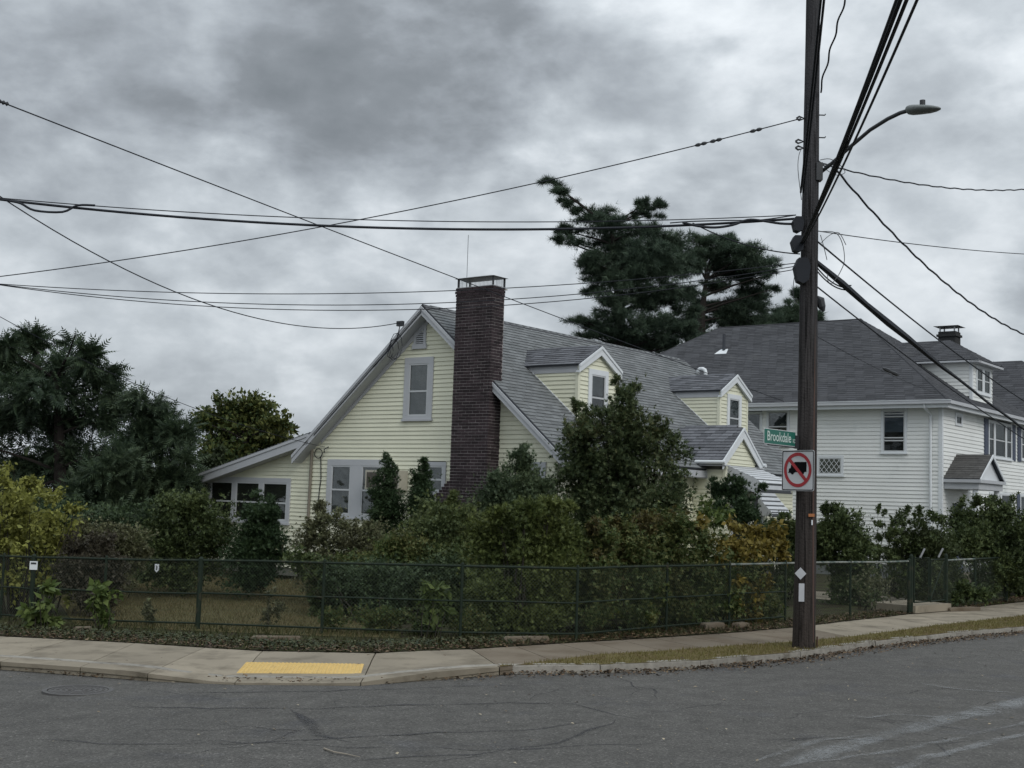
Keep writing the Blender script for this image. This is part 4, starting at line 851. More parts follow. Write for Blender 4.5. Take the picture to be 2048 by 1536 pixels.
# garage behind the trees at the left
GA = thing('flat_roofed_garage', 'low grey garage with a white roof edge behind the dark trees', 'garage', loc=at(340, 1000, 52))
ga, gb = at(120, 966, 52), at(470, 966, 52)
MB().bar((ga.x, 52, 2.45), (gb.x, 52, 2.45), .3, .32).build('roof_edge', M_trimw, GA, world=True); MB().box(ga.x + .2, gb.x - .2, 52.05, 57, 0, 2.4).build('wall', mat('garage_wall', (.10, .10, .095), .9), GA, world=True)
# ================================================================= UTILITY POLE, LAMP, SIGNS
PB = gnd(1608, 1297, .1); PY = PB.y
pt_ = at(1627, -60, PY)
def poleat(z): t = (z - PB.z) / (pt_.z - PB.z); return PB.lerp(pt_, t)
UPO = thing('utility_pole', 'tall dark wooden utility pole standing in the verge by the kerb', 'utility pole', loc=PB)
def prad(z): return .169 - .0060 * (z - .1)
zz = [0 + i * .4 for i in range(31)]; vs = []; fs = []; nn_ = 20
for i, z in enumerate(zz):
    c = poleat(z); r = prad(z) * (1.05 if i == 0 else 1)
    for k in range(nn_): a = 2 * math.pi * k / nn_; rr = r * (1 + .022 * math.sin(3 * a + z) + .012 * math.sin(7 * a + 2.3 * z)); vs.append(c + Vector((rr * math.cos(a), rr * math.sin(a), 0)))
for i in range(len(zz) - 1): fs += [(i * nn_ + k, i * nn_ + (k + 1) % nn_, (i + 1) * nn_ + (k + 1) % nn_, (i + 1) * nn_ + k) for k in range(nn_)]
fs.append(tuple((len(zz) - 1) * nn_ + k for k in range(nn_))); MB().add(vs, fs).build('pole_shaft', M_pole, UPO, world=True, smooth=True)
def onp(px, py, out=0.0, side_=0): # point on the pole surface facing the camera near a photo row
    p = at(px, py, PY); return Vector((p.x, PY - out, p.z))
for py in (230, 275): a = at(1637, py, PY); MB().tube([a, a + Vector((.10, 0, 0)), a + Vector((.11, 0, .02))], .010, 6).build('step_bolt', M_dkmet, UPO, world=True)
for (px, py, w, h, d) in ((1595, 450, .17, .24, .18), (1594, 489, .19, .26, .18), (1603, 543, .24, .40, .20)):   # splice boxes on the left of the pole
    c = at(px, py, PY - .16); P = [c + Vector((x * w * .5, y * d * .5, z * h * .5)) for x, y, z in ((-1, -1, .3), (-.5, -1, 1), (.6, -1, 1), (1, -1, .4), (.8, -1, -.7), (.1, -1, -1), (-.6, -1, -.8))]
    MB().prism(P, Vector((0, d, 0))).build('splice_box', M_cable, UPO, world=True)
for px, py in ((1600, 283), (1600, 296), (1602, 237)): c = at(px, py, PY - .05); MB().tube([c + Vector((-.07, 0, 0)), c + Vector((-.03, 0, .03)), c + Vector((.06, 0, 0)), c + Vector((-.03, 0, -.03)), c + Vector((-.07, 0, 0))], .016, 6).build('eye_bolt', M_dkmet, UPO, world=True)
c = at(1640, 606, PY); MB().tube([c + Vector((-.05, 0, .10)), c + Vector((.0, 0, .05)), c + Vector((.03, 0, -.06)), c + Vector((.06, 0, -.13))], [.02, .07, .06, .02], 8).build('bracket', M_dkmet, UPO, world=True)
for pts, r in (([(1603, 1045), (1628, 1000), (1632, 800), (1634, 640)], .012),):   # ground wire moulding
    MB().tube([at(1626, 1285, PY - .12), at(1626, 1050, PY - .13), at(1628, 800, PY - .12), at(1630, 600, PY - .10)], .014, 6).build('ground_wire', mat('wire_moulding', (.09, .055, .045), .8), UPO, world=True)
MB().bar(at(1617, 1030.5, PY - .19), at(1629, 1030.5, PY - .16), .005, .045).build('tag_plate', M_orange, UPO, world=True)
MB().tube([at(1624, 1040, PY - .175), at(1624, 1050, PY - .175)], .012, 6).build('white_tag', M_trimw, UPO, world=True)
for pts in ([(1603, 400), (1596, 340), (1598, 310), (1604, 296)], [(1590, 545), (1586, 580), (1590, 604), (1598, 610)], [(1642, 463), (1670, 465), (1684, 485), (1689, 520), (1680, 545), (1670, 560)], [(1642, 486), (1660, 470), (1678, 466), (1692, 490)],
            [(1640, 320), (1660, 318), (1680, 330), (1690, 345), (1672, 350), (1650, 338)], [(1655, 548), (1656, 562), (1664, 567), (1672, 556)], [(1641, 470), (1648, 495), (1654, 520)]):
    P = [at(x, y, PY - .12 - .03 * (i % 2)) for i, (x, y) in enumerate(pts)]
    Q = []
    for i in range(len(P) - 1):
        p0, p1, p2, p3 = P[max(i - 1, 0)], P[i], P[i + 1], P[min(i + 2, len(P) - 1)]
        for t in (0, .25, .5, .75): Q.append(.5 * ((2 * p1) + (p2 - p0) * t + (2 * p0 - 5 * p1 + 4 * p2 - p3) * t * t + (3 * p1 - p0 - 3 * p2 + p3) * t ** 3))
    Q.append(P[-1]); MB().tube(Q, .0065, 4).build('loose_wire', M_cable2, UPO, world=True)
# street lamp
SLM = thing('street_lamp', 'grey cobra head street lamp on a curved arm off the pole', 'street lamp', loc=at(1640, 345, PY))
arm = [at(1637, 348, PY), at(1660, 330, PY - .2), at(1700, 294, PY - .55), at(1740, 260, PY - .9), at(1775, 238, PY - 1.2), at(1800, 226, PY - 1.4), at(1820, 220, PY - 1.55)]
MB().tube(arm, .030, 10).build('arm', M_dkmet, SLM, world=True, smooth=True); MB().tube([at(1637, 322, PY), at(1650, 333, PY - .1), at(1668, 322, PY - .25)], .014, 6).build('brace', M_dkmet, SLM, world=True)
c = at(1637, 342, PY - .05); MB().box(c.x - .05, c.x + .05, c.y - .08, c.y + .08, c.z - .16, c.z + .12).build('mounting_plate', M_dkmet, SLM, world=True)
hb = at(1815, 220, PY - 1.5); he = at(1881, 216, PY - 1.95); ax = (he - hb); n_ = 14; vs = []; fs = []; lat_ = ax.cross(Vector((0, 0, 1))).normalized()
prof = [(0, .055, .05), (.04, .075, .07), (.15, .10, .08), (.35, .135, .075), (.6, .14, .062), (.8, .11, .045), (.94, .06, .025), (1, .012, .006)]
for t, w, h in prof:
    c = hb + ax * t
    for k in range(n_): a = 2 * math.pi * k / n_; vs.append(c + lat_ * (w * math.cos(a)) + Vector((0, 0, (h * .9 if math.sin(a) > 0 else h) * math.sin(a))))
for i in range(len(prof) - 1): fs += [(i * n_ + k, i * n_ + (k + 1) % n_, (i + 1) * n_ + (k + 1) % n_, (i + 1) * n_ + k) for k in range(n_)]
fs += [tuple(range(n_)), tuple((len(prof) - 1) * n_ + k for k in range(n_))]
hd = MB().add(vs, fs).build('lamp_head', M_lamp, SLM, world=True, smooth=True); c = hb + ax * .46 + Vector((0, 0, .055)); MB().tube([c, c + Vector((0, 0, .075)), c + Vector((0, 0, .078))], [.040, .040, .030], 12).build('photocell', M_dkmet, SLM, world=True)
# no-truck sign
def frame_plane(c, xdir, name_root):   # local x along sign, z up, y = normal away from viewer
    x = Vector(xdir).normalized(); z = Vector((0, 0, 1)); y = z.cross(x).normalized(); return Matrix(((x.x, y.x, z.x, c.x), (x.y, y.y, z.y, c.y), (x.z, y.z, z.z, c.z), (0, 0, 0, 1)))
cs = at(1595.7, 941, PY - .26); ang = math.radians(-52)
NT = thing('no_truck_sign', 'square white no trucks sign with red circle on the pole', 'traffic sign', M=frame_plane(cs, (math.cos(ang), math.sin(ang), 0), 'x'))
S = .615
def rrect(w, h, r, y, n=5):
    P = []
    for cx_, cz_, a0 in ((w / 2 - r, h / 2 - r, 0), (-w / 2 + r, h / 2 - r, 90), (-w / 2 + r, -h / 2 + r, 180), (w / 2 - r, -h / 2 + r, 270)):
        for k in range(n + 1): a = math.radians(a0 + 90 * k / n); P.append(Vector((cx_ + r * math.cos(a), y, cz_ + r * math.sin(a))))
    return P
MB().prism(rrect(S, S, .03, 0), Vector((0, .004, 0))).build('sign_plate', M_signw, NT)
bd = MB(); A = rrect(S - .016, S - .016, .028, -.003); B = rrect(S - .042, S - .042, .02, -.003); n = len(A); bd.add(A + B, [(i, (i + 1) % n, (i + 1) % n + n, i + n) for i in range(n)]); bd.build('border', M_signb, NT)
rg = MB(); n = 48; r1_, r2_ = .262, .212; cz_ = .01
rg.add([(r * math.cos(2 * math.pi * k / n), -.0065, cz_ + r * math.sin(2 * math.pi * k / n)) for r in (r1_, r2_) for k in range(n)], [(k, (k + 1) % n, (k + 1) % n + n, k + n) for k in range(n)]); rg.build('red_ring', M_signr, NT)
d45 = Vector((1, 0, -1)).normalized(); q45 = Vector((1, 0, 1)).normalized(); e_ = .225
MB().add([Vector((0, -.0085, cz_)) + d45 * s_ * e_ + q45 * t_ * .026 for s_, t_ in ((-1, -1), (1, -1), (1, 1), (-1, 1))], [(0, 1, 2, 3)]).build('red_slash', M_signr, NT)
TP = [(.415, .29), (.77, .29), (.77, .535), (.70, .535), (.692, .575), (.665, .59), (.63, .58), (.62, .545), (.43, .54), (.385, .56), (.36, .595), (.325, .60), (.298, .58), (.27, .56), (.195, .555), (.22, .525), (.225, .455), (.275, .44), (.29, .37), (.33, .33)]
MB().add([((u - .5) * S, -.0045, (.5 - v) * S) for u, v in TP], [tuple(range(len(TP)))]).build('truck_symbol', M_signb, NT)
MB().box(-.03, .03, .004, .06, -.2, .2).build('sign_bracket', M_metal, NT)
# street name sign
a0 = at(1526, 871, PY - .95); sn = math.radians(50); Ls = .98; cc = at(1560, 875, PY - .52)
NS = thing('street_name_sign', 'green street name sign reading Brookdale Rd on the pole', 'street sign', M=frame_plane(cc, (math.cos(sn), math.sin(sn), 0), 'y'))
MB().prism(rrect(Ls, .23, .012, 0), Vector((0, .004, 0))).build('sign_blade', M_signw, NS); MB().prism(rrect(Ls - .02, .21, .01, -.003), Vector((0, .002, 0))).build('green_face', M_signg, NS)
MB().box(-.35, Ls / 2 + .1, -.01, .02, -.135, -.116).build('support_arm', M_dkmet, NS); MB().box(Ls / 2 - .02, Ls / 2 + .12, -.012, .02, -.14, .06).build('sign_bracket', M_dkmet, NS)
def text(txt, size, x, z, y, sx, m, parent, name='lettering', bold=.012):
    cu = bpy.data.curves.new('txt', 'FONT'); cu.body = txt; cu.size = size; cu.align_x = 'CENTER'; cu.align_y = 'CENTER'; cu.offset = bold * size; cu.resolution_u = 3
    ob = bpy.data.objects.new('txt', cu); COL.objects.link(ob); dg = bpy.context.evaluated_depsgraph_get(); me = bpy.data.meshes.new_from_object(ob.evaluated_get(dg)); bpy.data.objects.remove(ob)
    me.transform(Matrix.Translation((x, y, z)) @ Matrix.Rotation(math.pi / 2, 4, 'X') @ Matrix.Diagonal((sx, 1, 1, 1))); me.materials.clear(); me.materials.append(m); me.name = name
    return link(bpy.data.objects.new(name, me), parent)
text('Brookdale', .20, -.035, .0, -.008, .90, M_signt, NS); text('RD', .085, .435, -.035, -.008, .8, M_signt, NS, bold=.01)
# reflectors and base details on the pole
c = at(1601, 1147, PY - .178); DR = thing('diamond_reflector', 'grey diamond shaped marker nailed low on the utility pole', 'marker', loc=c)
MB().prism([c + Vector((x, 0, z)) for x, z in ((0, -.092), (.088, 0), (0, .092), (-.088, 0))], Vector((0, -.004, 0))).build('plate', M_refl, DR, world=True)
c = at(1603, 1185, PY - .178); SRF = thing('strip_reflector', 'narrow upright grey marker below the diamond on the pole', 'marker', loc=c)
MB().box(c.x - .042, c.x + .042, c.y - .004, c.y, c.z - .135, c.z + .135).build('plate', M_refl, SRF, world=True)
c = gnd(1634, 1297, .1); STK = thing('metal_stake', 'short rusty stake in the grass beside the pole', 'stake', loc=c); MB().tube([c, c + Vector((0, 0, .18))], .012, 6).build('stake', mat('rust', (.06, .035, .025), .9), STK, world=True)
# ================================================================= CABLES
def cable(px0, Y0, px1, Y1, sagm, rad, label, n=28, m=M_cable, tw=0.0, p0=None, p1=None, group=None, name='overhead_cable', ext=0.0):
    a = p0 if p0 is not None else at(*px0, Y0); b = p1 if p1 is not None else at(*px1, Y1); P = []
    for i in range(n + 1):
        t = -ext + (1 + ext) * i / n if ext else i / n; p = a.lerp(b, t); p = p + Vector((0, 0, -4 * sagm * t * (1 - t)))
        if tw: p += Vector((0, 0, tw * math.sin(i * 1.9))) 
        P.append(p)
    o = MB().tube(P, rad, 5).build(name, m); tag(o, label, 'cable', group); return o
PT = lambda px, py, d=0: at(px, py, PY + d)
cable((0, 203), 17, None, 0, .05, .010, 'thin cable falling from upper left past the chimney to the white house', ext=.25, p1=HOUSE_M @ Vector((-1.2, 16.5, 5.75)), n=40)
cable((0, 399), 19, (1597, 437), PY, .30, .020, 'thick black span cable crossing the whole street scene', ext=.25, n=40)
cable((0, 396), 19, (1590, 430), PY, .22, .008, 'thin messenger wire just above the thick span cable', ext=.25, n=40)
cable((0, 553), 22, (1602, 237), PY, .24, .009, 'guy wire rising from lower left to the pole past the pine top', ext=.25, n=40)
cable((0, 568), 20, (1594, 526), PY, .30, .007, 'upper thin wire of the three passing just above the gable', ext=.2, n=40)
cable((0, 569), 20, (1594, 532), PY, .46, .007, 'middle thin wire of the three passing just above the gable', ext=.2, n=40)
cable((0, 570), 20, (1594, 538), PY, .52, .007, 'lowest thin wire of the three passing just above the gable', ext=.2, n=40)
cable((0, 393), 19, None, 0, .80, .010, 'service drop sagging from the left down to the gable peak', ext=.05, p1=HOUSE_M @ Vector((-3.12, -.40, 6.30)), n=30)
cable((-10, 628), 24, None, 0, .3, .007, 'thin wire slanting down behind the left trees to the porch roof', p1=HOUSE_M @ Vector((-5.72, -.12, 3.36)), n=24)
cable((1385, 446), PY, (1600, 508), PY, .10, .010, 'short branch wire dropping from span cable to the pole', n=14)
# loops where the span cable meets its ends
for pts, r, lab in (([(20, 402), (42, 407), (70, 421), (125, 424), (155, 411), (190, 411)], .018, 'drip loop in the span cable at the far left'), ([(1365, 445), (1395, 452), (1430, 455), (1465, 450), (1495, 440), (1520, 441), (1560, 447), (1592, 448)], .020, 'drip loop in the span cable just left of the pole'),
                    ([(1340, 446), (1380, 443), (1450, 441), (1520, 440), (1592, 430)], .010, 'wire tie beside the drip loop left of the pole')):
    Q = []; P = [at(x, y, 19 + (PY - 19) * x / 1597 - .05) for x, y in pts]
    for i in range(len(P) - 1):
        p0, p1, p2, p3 = P[max(i - 1, 0)], P[i], P[i + 1], P[min(i + 2, len(P) - 1)]
        for t in (0, .25, .5, .75): Q.append(.5 * ((2 * p1) + (p2 - p0) * t + (2 * p0 - 5 * p1 + 4 * p2 - p3) * t * t + (3 * p1 - p0 - 3 * p2 + p3) * t ** 3))
    Q.append(P[-1]); tag(MB().tube(Q, r, 5).build('overhead_cable', M_cable), lab, 'cable')
# insulators on the guy wire
GA0, GB0 = at(0, 553, 22), at(1602, 237, PY)
def guyp(t): return GA0.lerp(GB0, t) + Vector((0, 0, -4 * .24 * t * (1 - t)))
def pxof(p): q = p - EYE; return 1024 + F * q.dot(RT) / q.dot(FWD)
for x in (1402, 1432, 1512):
    lo, hi = 0.0, 1.0
    for _ in range(30): mid = (lo + hi) / 2; lo, hi = (mid, hi) if pxof(guyp(mid)) < x else (lo, mid)
    q = [guyp(lo + (k - 3) * .0025) for k in range(7)]
    tag(MB().tube(q, [.008, .026, .03, .014, .03, .026, .008], 6).build('strain_insulator', M_dkmet), {1402: 'dark strain insulator farthest from the pole on the guy wire', 1432: 'dark strain insulator in the middle of the guy wire', 1512: 'dark strain insulator nearest the pole on the guy wire'}[x], 'insulator')
a, b = at(-12, 199, 17), at(18, 209, 17.1); q = [a.lerp(b, t / 8) for t in range(9)]
tag(MB().tube(q, [.012, .034, .016, .034, .016, .034, .016, .034, .008], 7).build('strain_insulator', M_dkmet), 'ribbed dark insulator at the far left end of the high wire', 'insulator')
# along the street to the right
far = at(2250, 935, 44)
cable((1632, 524), PY, (2250, 985), 46, .30, [.04, .058, .052, .066, .06, .05, .042] + [.030] * 20, 'thick spliced cable bundle running down right along the street', n=26, tw=.01)
cable((1636, 484), PY, (2250, 905), 46, .45, .015, 'upper black cable running down right beside the bundle', n=26)
cable((1632, 572), PY, (2250, 985), 46, .35, .013, 'lowest thin cable running down right to the white house eave', n=26)
cable((1632, 672), PY, None, 0, .1, .006, 'faint wire in front of the dark hip roof', p1=HOUSE_M @ Vector((4.1, 16.5, 5.85)), n=16)
for k, yy in enumerate((522, 534, 541)): cable((1633, yy), PY - .06, (1702, 571 + k * 4), PY + 1.6, .10, .012, ['top', 'middle', 'bottom'][k] + ' of the three short loops joining the bundle right of the pole', n=10)
sl = at(1780, 740, 24.7); sm_ = at(1765, 736, 24.6); sx_ = at(1798, 751, 25)
tag(MB().tube([sm_.lerp(sx_, t) for t in (0, .15, .3, .5, .7, .85, 1)], [.01, .035, .04, .025, .04, .035, .008], 6).build('strain_insulator', M_dkmet), 'dark cable clamp hanging in front of the hip roof', 'insulator')
cable((1672, 340), PY - .1, (2120, 690), 30, .55, .018, 'twisted service drop curving down to the right from the lamp bracket', n=60, tw=.012)
cable((1640, 326), PY, (2150, 366), 27, .28, .013, 'twisted service line leaving right just below the lamp arm', n=60, tw=.008)
cable((1636, 462), PY, (2150, 512), 28, .08, .008, 'single thin wire leaving right at mid pole height', n=20)
# big bundle overhead toward the camera
e1 = at(1786, 0, 9.5); s1_ = at(1603, 487, PY - .18)
for k, (dx, r) in enumerate(((-.050, .011), (-.018, .019), (.022, .015), (.100, .012))):
    o_ = Vector((dx, 0, .015 * (k % 2))); a = s1_ + o_ * .35; b = e1 + o_; b2 = b + (b - a) * .75
    P = [a.lerp(b2, t / 24) + Vector((0, 0, -.22 * 4 * (t / 24) * (1 - t / 24))) for t in range(25)]
    tag(MB().tube(P, r, 7).build('overhead_cable', M_cable), ['leftmost strand', 'second strand from the left', 'third strand from the left', 'rightmost strand'][k] + ' of the thick bundle climbing steeply right of the pole', 'cable')
a = at(1604, 385, PY - .17); b = at(1648, -30, 14.5)
for k, dx in enumerate((-.02, .018)):
    P = [a.lerp(b, t / 16) + Vector((dx, 0, -.05 * 4 * (t / 16) * (1 - t / 16))) for t in range(25)]
    tag(MB().tube(P, .016, 6).build('overhead_cable', M_cable), ['left', 'right'][k] + ' one of the paired cables crossing the upper pole', 'cable')
P = [at(1640 + (1690 - 1640) * (1 - y / 185) ** 1.1 + 2.0 * math.sin(y / 9), y, PY - .1 - (185 - y) * .012) for y in range(185, -40, -6)]
tag(MB().tube(P, .014, 5).build('overhead_cable', M_cable), 'wavy twisted wire just right of the upper pole', 'cable')
# ================================================================= FENCE
FN = thing('chain_link_fence', 'green chain link fence along the sidewalk from the left corner to the gate', 'fence', loc=FG[6])
FH_ = 1.07
def mesh_panel(mb, a, b, z0, z1, sp=.0566, r=.0013, slope_sgn=(1, -1)):
    d = (b - a); Lh = Vector((d.x, d.y, 0)).length; h = z1 - z0; dirx = d / Lh
    for sg in slope_sgn:
        k = -int(h / sp) - 1
        while k * sp < Lh:
            x0_ = k * sp; x1_ = x0_ + h; t0 = max(0, -x0_ / h) if x0_ < 0 else 0; t1 = min(1, (Lh - x0_) / h)
            if t1 > t0 + .01:
                def pt(t):
                    x = x0_ + h * t; x = x if sg > 0 else Lh - x; p = a + dirx * x; return p + Vector((0, 0, z0 + h * t))
                p, q = pt(t0), pt(t1); nrm = Vector((-dirx.y, dirx.x, 0)) * (.0015 * sg)
                u_ = (q - p).normalized(); s1 = Vector((-dirx.y, dirx.x, 0)); s2 = u_.cross(s1)
                vs = [pp + nrm + w for pp in (p, q) for w in (s1 * r, s2 * r * .9 - s1 * r * .5, -s2 * r * .9 - s1 * r * .5)]
                mb.add(vs, [(0, 1, 4, 3), (1, 2, 5, 4), (2, 0, 3, 5)])
            k += 1
for i, p in enumerate(FG):
    big = FB[i][0] in (60, 395, 1818); r = .040 if big else .023
    MB().tube([p + Vector((0, 0, -.05)), p + Vector((0, 0, FH_ + .03)), p + Vector((0, 0, FH_ + .06))], [r, r, .012], 10).build('post', M_green, FN, world=True, smooth=False)
    if i == len(FG) - 1: break
    q = FG[i + 1]; mrail = M_rail if i >= 10 else M_green
    tilt = random.uniform(-.01, .01)
    MB().tube([p + Vector((0, 0, FH_)), p.lerp(q, .5) + Vector((0, 0, FH_ + tilt)), q + Vector((0, 0, FH_))], .018, 8).build('top_rail', mrail, FN, world=True)
    if i < 11:
        MB().tube([p + Vector((0, 0, .56)), p.lerp(q, .5) + Vector((0, 0, .555 + tilt)), q + Vector((0, 0, .55))], .014, 8).build('middle_rail', M_green, FN, world=True)
        MB().tube([p + Vector((0, 0, .09)), q + Vector((0, 0, .09))], .014, 8).build('bottom_rail', M_green, FN, world=True)
    mb = MB(); mesh_panel(mb, p, q, .06, FH_ + .04); tag(mb.build('wire_mesh', M_wire, FN, world=True), kind='stuff')
# small plates on the fence
c = gnd(62, 1245, .12) + Vector((0, -.05, FH_ - .13)); PLT = tag(MB().box(c.x - .065, c.x + .065, c.y - .006, c.y, c.z - .07, c.z + .07).build('fence_plate', M_trimw), 'small square white plate at the top of the leftmost fence post', 'plate')
MB().box(c.x - .045, c.x + .045, c.y - .010, c.y - .0065, c.z + .02, c.z + .05).build('print_band', M_dkmet, PLT)
c = gnd(308, 1253, .12) + Vector((0, -.03, FH_ - .14)); PL2 = tag(MB().prism([c + Vector(q) for q in ((-.035, 0, .065), (.035, 0, .065), (.035, 0, -.03), (0, 0, -.07), (-.035, 0, -.03))], Vector((0, .005, 0))).build('fence_plate', M_trimw), 'small pale shield shaped tag hanging on the fence above the lawn', 'plate')
MB().box(c.x - .008, c.x + .008, c.y - .004, c.y - .001, c.z - .03, c.z + .04).build('print_band', M_dkmet, PL2)
# gate
g0, g1_, g2_ = gnd(1818, 1226, .12), gnd(1857, 1224, .12), gnd(1892, 1220, .12)
GT = thing('double_gate', 'green chain link double gate with a braced leaf', 'gate', loc=g1_)
for p in (g0 + Vector((.05, .02, 0)), g2_): MB().tube([p, p + Vector((0, 0, 1.18)), p + Vector((0, 0, 1.22))], [.04, .04, .015], 10).build('gate_post', M_green, GT, world=True)
for a, b, zt in ((g0 + Vector((.12, .05, 0)), g1_, 1.14), (g1_ + Vector((.05, .03, 0)), g2_ - Vector((.05, .04, 0)), 1.10)):
    lf = MB().tube([a + Vector((0, 0, .22)), a + Vector((0, 0, zt)), b + Vector((0, 0, zt)), b + Vector((0, 0, .22)), a + Vector((0, 0, .22))], .020, 6).build('gate_leaf', M_green, GT, world=True)
    mb = MB(); mesh_panel(mb, a, b, .22, zt); tag(mb.build('wire_mesh', M_wire, lf, world=True), kind='stuff')
    if zt == 1.10: MB().tube([a + Vector((0, 0, .25)), b + Vector((0, 0, zt - .03))], .012, 6).build('brace', M_green, lf, world=True)
for p in (g0.lerp(g1_, .55), g1_.lerp(g2_, .55)): MB().bar(p + Vector((0, 0, 1.14)), p + Vector((.10, 0, 1.34)), .02, .035).build('latch', M_metal, GT, world=True)
st = thing('concrete_step', 'pale concrete step under the double gate', 'step', loc=g1_); d_ = (g2_ - g0).normalized(); n2v = Vector((-d_.y, d_.x, 0))
MB().prism([g0 + d_ * .05 - n2v * .12, g2_ - n2v * .12, g2_ + n2v * .9, g0 + d_ * .05 + n2v * .9], Vector((0, 0, .15))).build('tread', M_concrete, st, world=True)
f2 = [g2_ + Vector((.02, .02, 0)), gnd(1950, 1212, .12), gnd(2012, 1203, .12)]
FN2 = thing('side_fence', 'green chain link fence running right from the gate to a corner post', 'fence', loc=f2[0])
bk = f2[2] - G * 3.2
f2 = f2 + [Vector((bk.x, bk.y, f2[2].z))]
for i, p in enumerate(f2):
    MB().tube([p, p + Vector((0, 0, 1.12))], .045 if i == 2 else .03, 10).build('post', M_green, FN2, world=True)
    if i < 3:
        q = f2[i + 1]; MB().tube([p + Vector((0, 0, 1.07)), q + Vector((0, 0, 1.07))], .021, 8).build('top_rail', M_green if i else M_rail, FN2, world=True); mb = MB(); mesh_panel(mb, p, q, .04, 1.08); tag(mb.build('wire_mesh', M_wire, FN2, world=True), kind='stuff')
# ================================================================= PLANTS
def rotmats(n, up_bias=0.0, rng=RNG, outward=None):
    """random orthonormal frames: columns x(tip dir), y(width), z(normal)"""
    x = rng.normal(size=(n, 3)); 
    if outward is not None: x = x * .75 + outward
    x[:, 2] += up_bias; x /= np.linalg.norm(x, axis=1, keepdims=True) + 1e-9
    z = rng.normal(size=(n, 3)); z[:, 2] += .8; z -= (z * x).sum(1, keepdims=True) * x; z /= np.linalg.norm(z, axis=1, keepdims=True) + 1e-9
    y = np.cross(z, x); return np.stack([x, y, z], axis=2)
def kite(L_, w, fold=.15, x0=0.0, y0=0.0, ang=0.0, z0=0.0, drop=0.0):
    P = np.array([[0, 0, 0], [L_ * .42, w / 2, fold * w], [L_, 0, -drop], [L_ * .42, -w / 2, fold * w]]); c, s = math.cos(ang), math.sin(ang)
    P = P @ np.array([[c, s, 0], [-s, c, 0], [0, 0, 1]]); return P + np.array([x0, y0, z0])
def tri(L_, w, x0=0.0, y0=0.0, ang=0.0, z0=0.0, dz=0.0):
    P = np.array([[0, -w / 2, 0], [0, w / 2, 0], [L_, 0, dz]]); c, s = math.cos(ang), math.sin(ang)
    return P @ np.array([[c, s, 0], [-s, c, 0], [0, 0, 1]]) + np.array([x0, y0, z0])
def T_broad(): return [kite(1, .62, .12)]
def T_small(): return [tri(1, .55), tri(.85, .5, .1, 0, 1.2, 0, .2), tri(.85, .5, .1, 0, -1.2, 0, .2), tri(.7, .45, .1, 0, 2.6, 0, -.2)]
def T_spray(): return [tri(1, .24), tri(.75, .22, .12, 0, .55, .04, .1), tri(.75, .22, .12, 0, -.55, .04, -.1), tri(.5, .2, .08, 0, 1.15, .05), tri(.5, .2, .08, 0, -1.15, .05)]
def T_tuft(): return [tri(1, .085, 0, 0, a, 0, e_) for a, e_ in ((0, .1), (.55, .35), (-.55, .3), (1.1, -.2), (-1.1, -.25), (.25, .6), (-.3, -.5))]
def T_pinnate():
    out = []
    for k in range(6):
        x = .14 + k * .14; l = .30 * (1 - .35 * abs(k - 2.4) / 4); dz = -.35 * (x ** 2)
        for s_ in (1, -1): out.append(tri(l, l * .42, x, 0, s_ * 1.1, dz, -l * .45))
    out.append(tri(.25, .10, .95, 0, 0, -.33, -.12)); return out
TEMPL = {'broad': T_broad, 'small': T_small, 'spray': T_spray, 'tuft': T_tuft, 'pinnate': T_pinnate}
def leaves(name, pos, size, kind, m, parent, up=0.0, outward=None, rng=RNG):
    T = np.stack(TEMPL[kind]()); k = len(T); n = len(pos)
    if n == 0: return None
    Rm = rotmats(n, up, rng, outward); s = size * rng.uniform(.45, 1.5, n)
    V = np.einsum('nij,kvj->nkvi', Rm, T) * s[:, None, None, None] + pos[:, None, None, :]
    V = V.reshape(-1, 3); Fc = np.arange(len(V)).reshape(-1, T.shape[1])
    return npmesh(name, V, Fc, m, parent, world=True)
def vnoise(p, sc, seed):
    q = p * sc; s = 0
    for i, (a, b, c) in enumerate(((1.7, 2.3, 1.1), (2.9, -1.3, 2.1), (-1.9, 3.1, 2.7))): s = s + np.sin(q[:, 0] * a + q[:, 1] * b + q[:, 2] * c + seed * (i + 1.3))
    return s / 3
def fill(blobs, n, shell=.45, gap=-.25, gsc=2.2, seed=1, rng=RNG, sub=None, flat=1.0, osc=.12, sr=(.18, .42)):
    """blobs: list of (center Vector, rx, ry, rz); leaves gather in many small twig clusters spread through each lobe"""
    C = np.array([tuple(b[0]) for b in blobs]); Rr = np.array([b[1:4] for b in blobs]); w = (Rr[:, 0] * Rr[:, 2]) ** .9 * np.array([b[4] if len(b) > 4 else 1.0 for b in blobs]); w /= w.sum()
    ns = sub or max(40, n // 55); bi = rng.choice(len(blobs), ns, p=w); d = rng.normal(size=(ns, 3)); d /= np.linalg.norm(d, axis=1, keepdims=True)
    rr = rng.uniform(0, 1, ns) ** .38 * np.where(rng.uniform(size=ns) < osc, rng.uniform(1.0, 1.25, ns), rng.uniform(.72, .98, ns))
    o_ = rr > .985; d[o_, 2] = np.abs(d[o_, 2]) * .7 + .35; d /= np.linalg.norm(d, axis=1, keepdims=True)
    SCn = C[bi] + d * rr[:, None] * Rr[bi]; sr_ = (Rr[bi].mean(1) * rng.uniform(*sr, ns))
    k = rng.integers(0, ns, n); e = rng.normal(size=(n, 3)) * .55; al = (e * d[k]).sum(1, keepdims=True); e = e + d[k] * al * .6; e[:, 2] *= flat
    P = SCn[k] + e * sr_[k][:, None]; D = e / (np.linalg.norm(e, axis=1, keepdims=True) + 1e-6) * .6 + d[k] * .6
    return P, D
def fenceY(x): return float(np.interp(x, [f[0] for f in FB], [p.y for p in FG]))
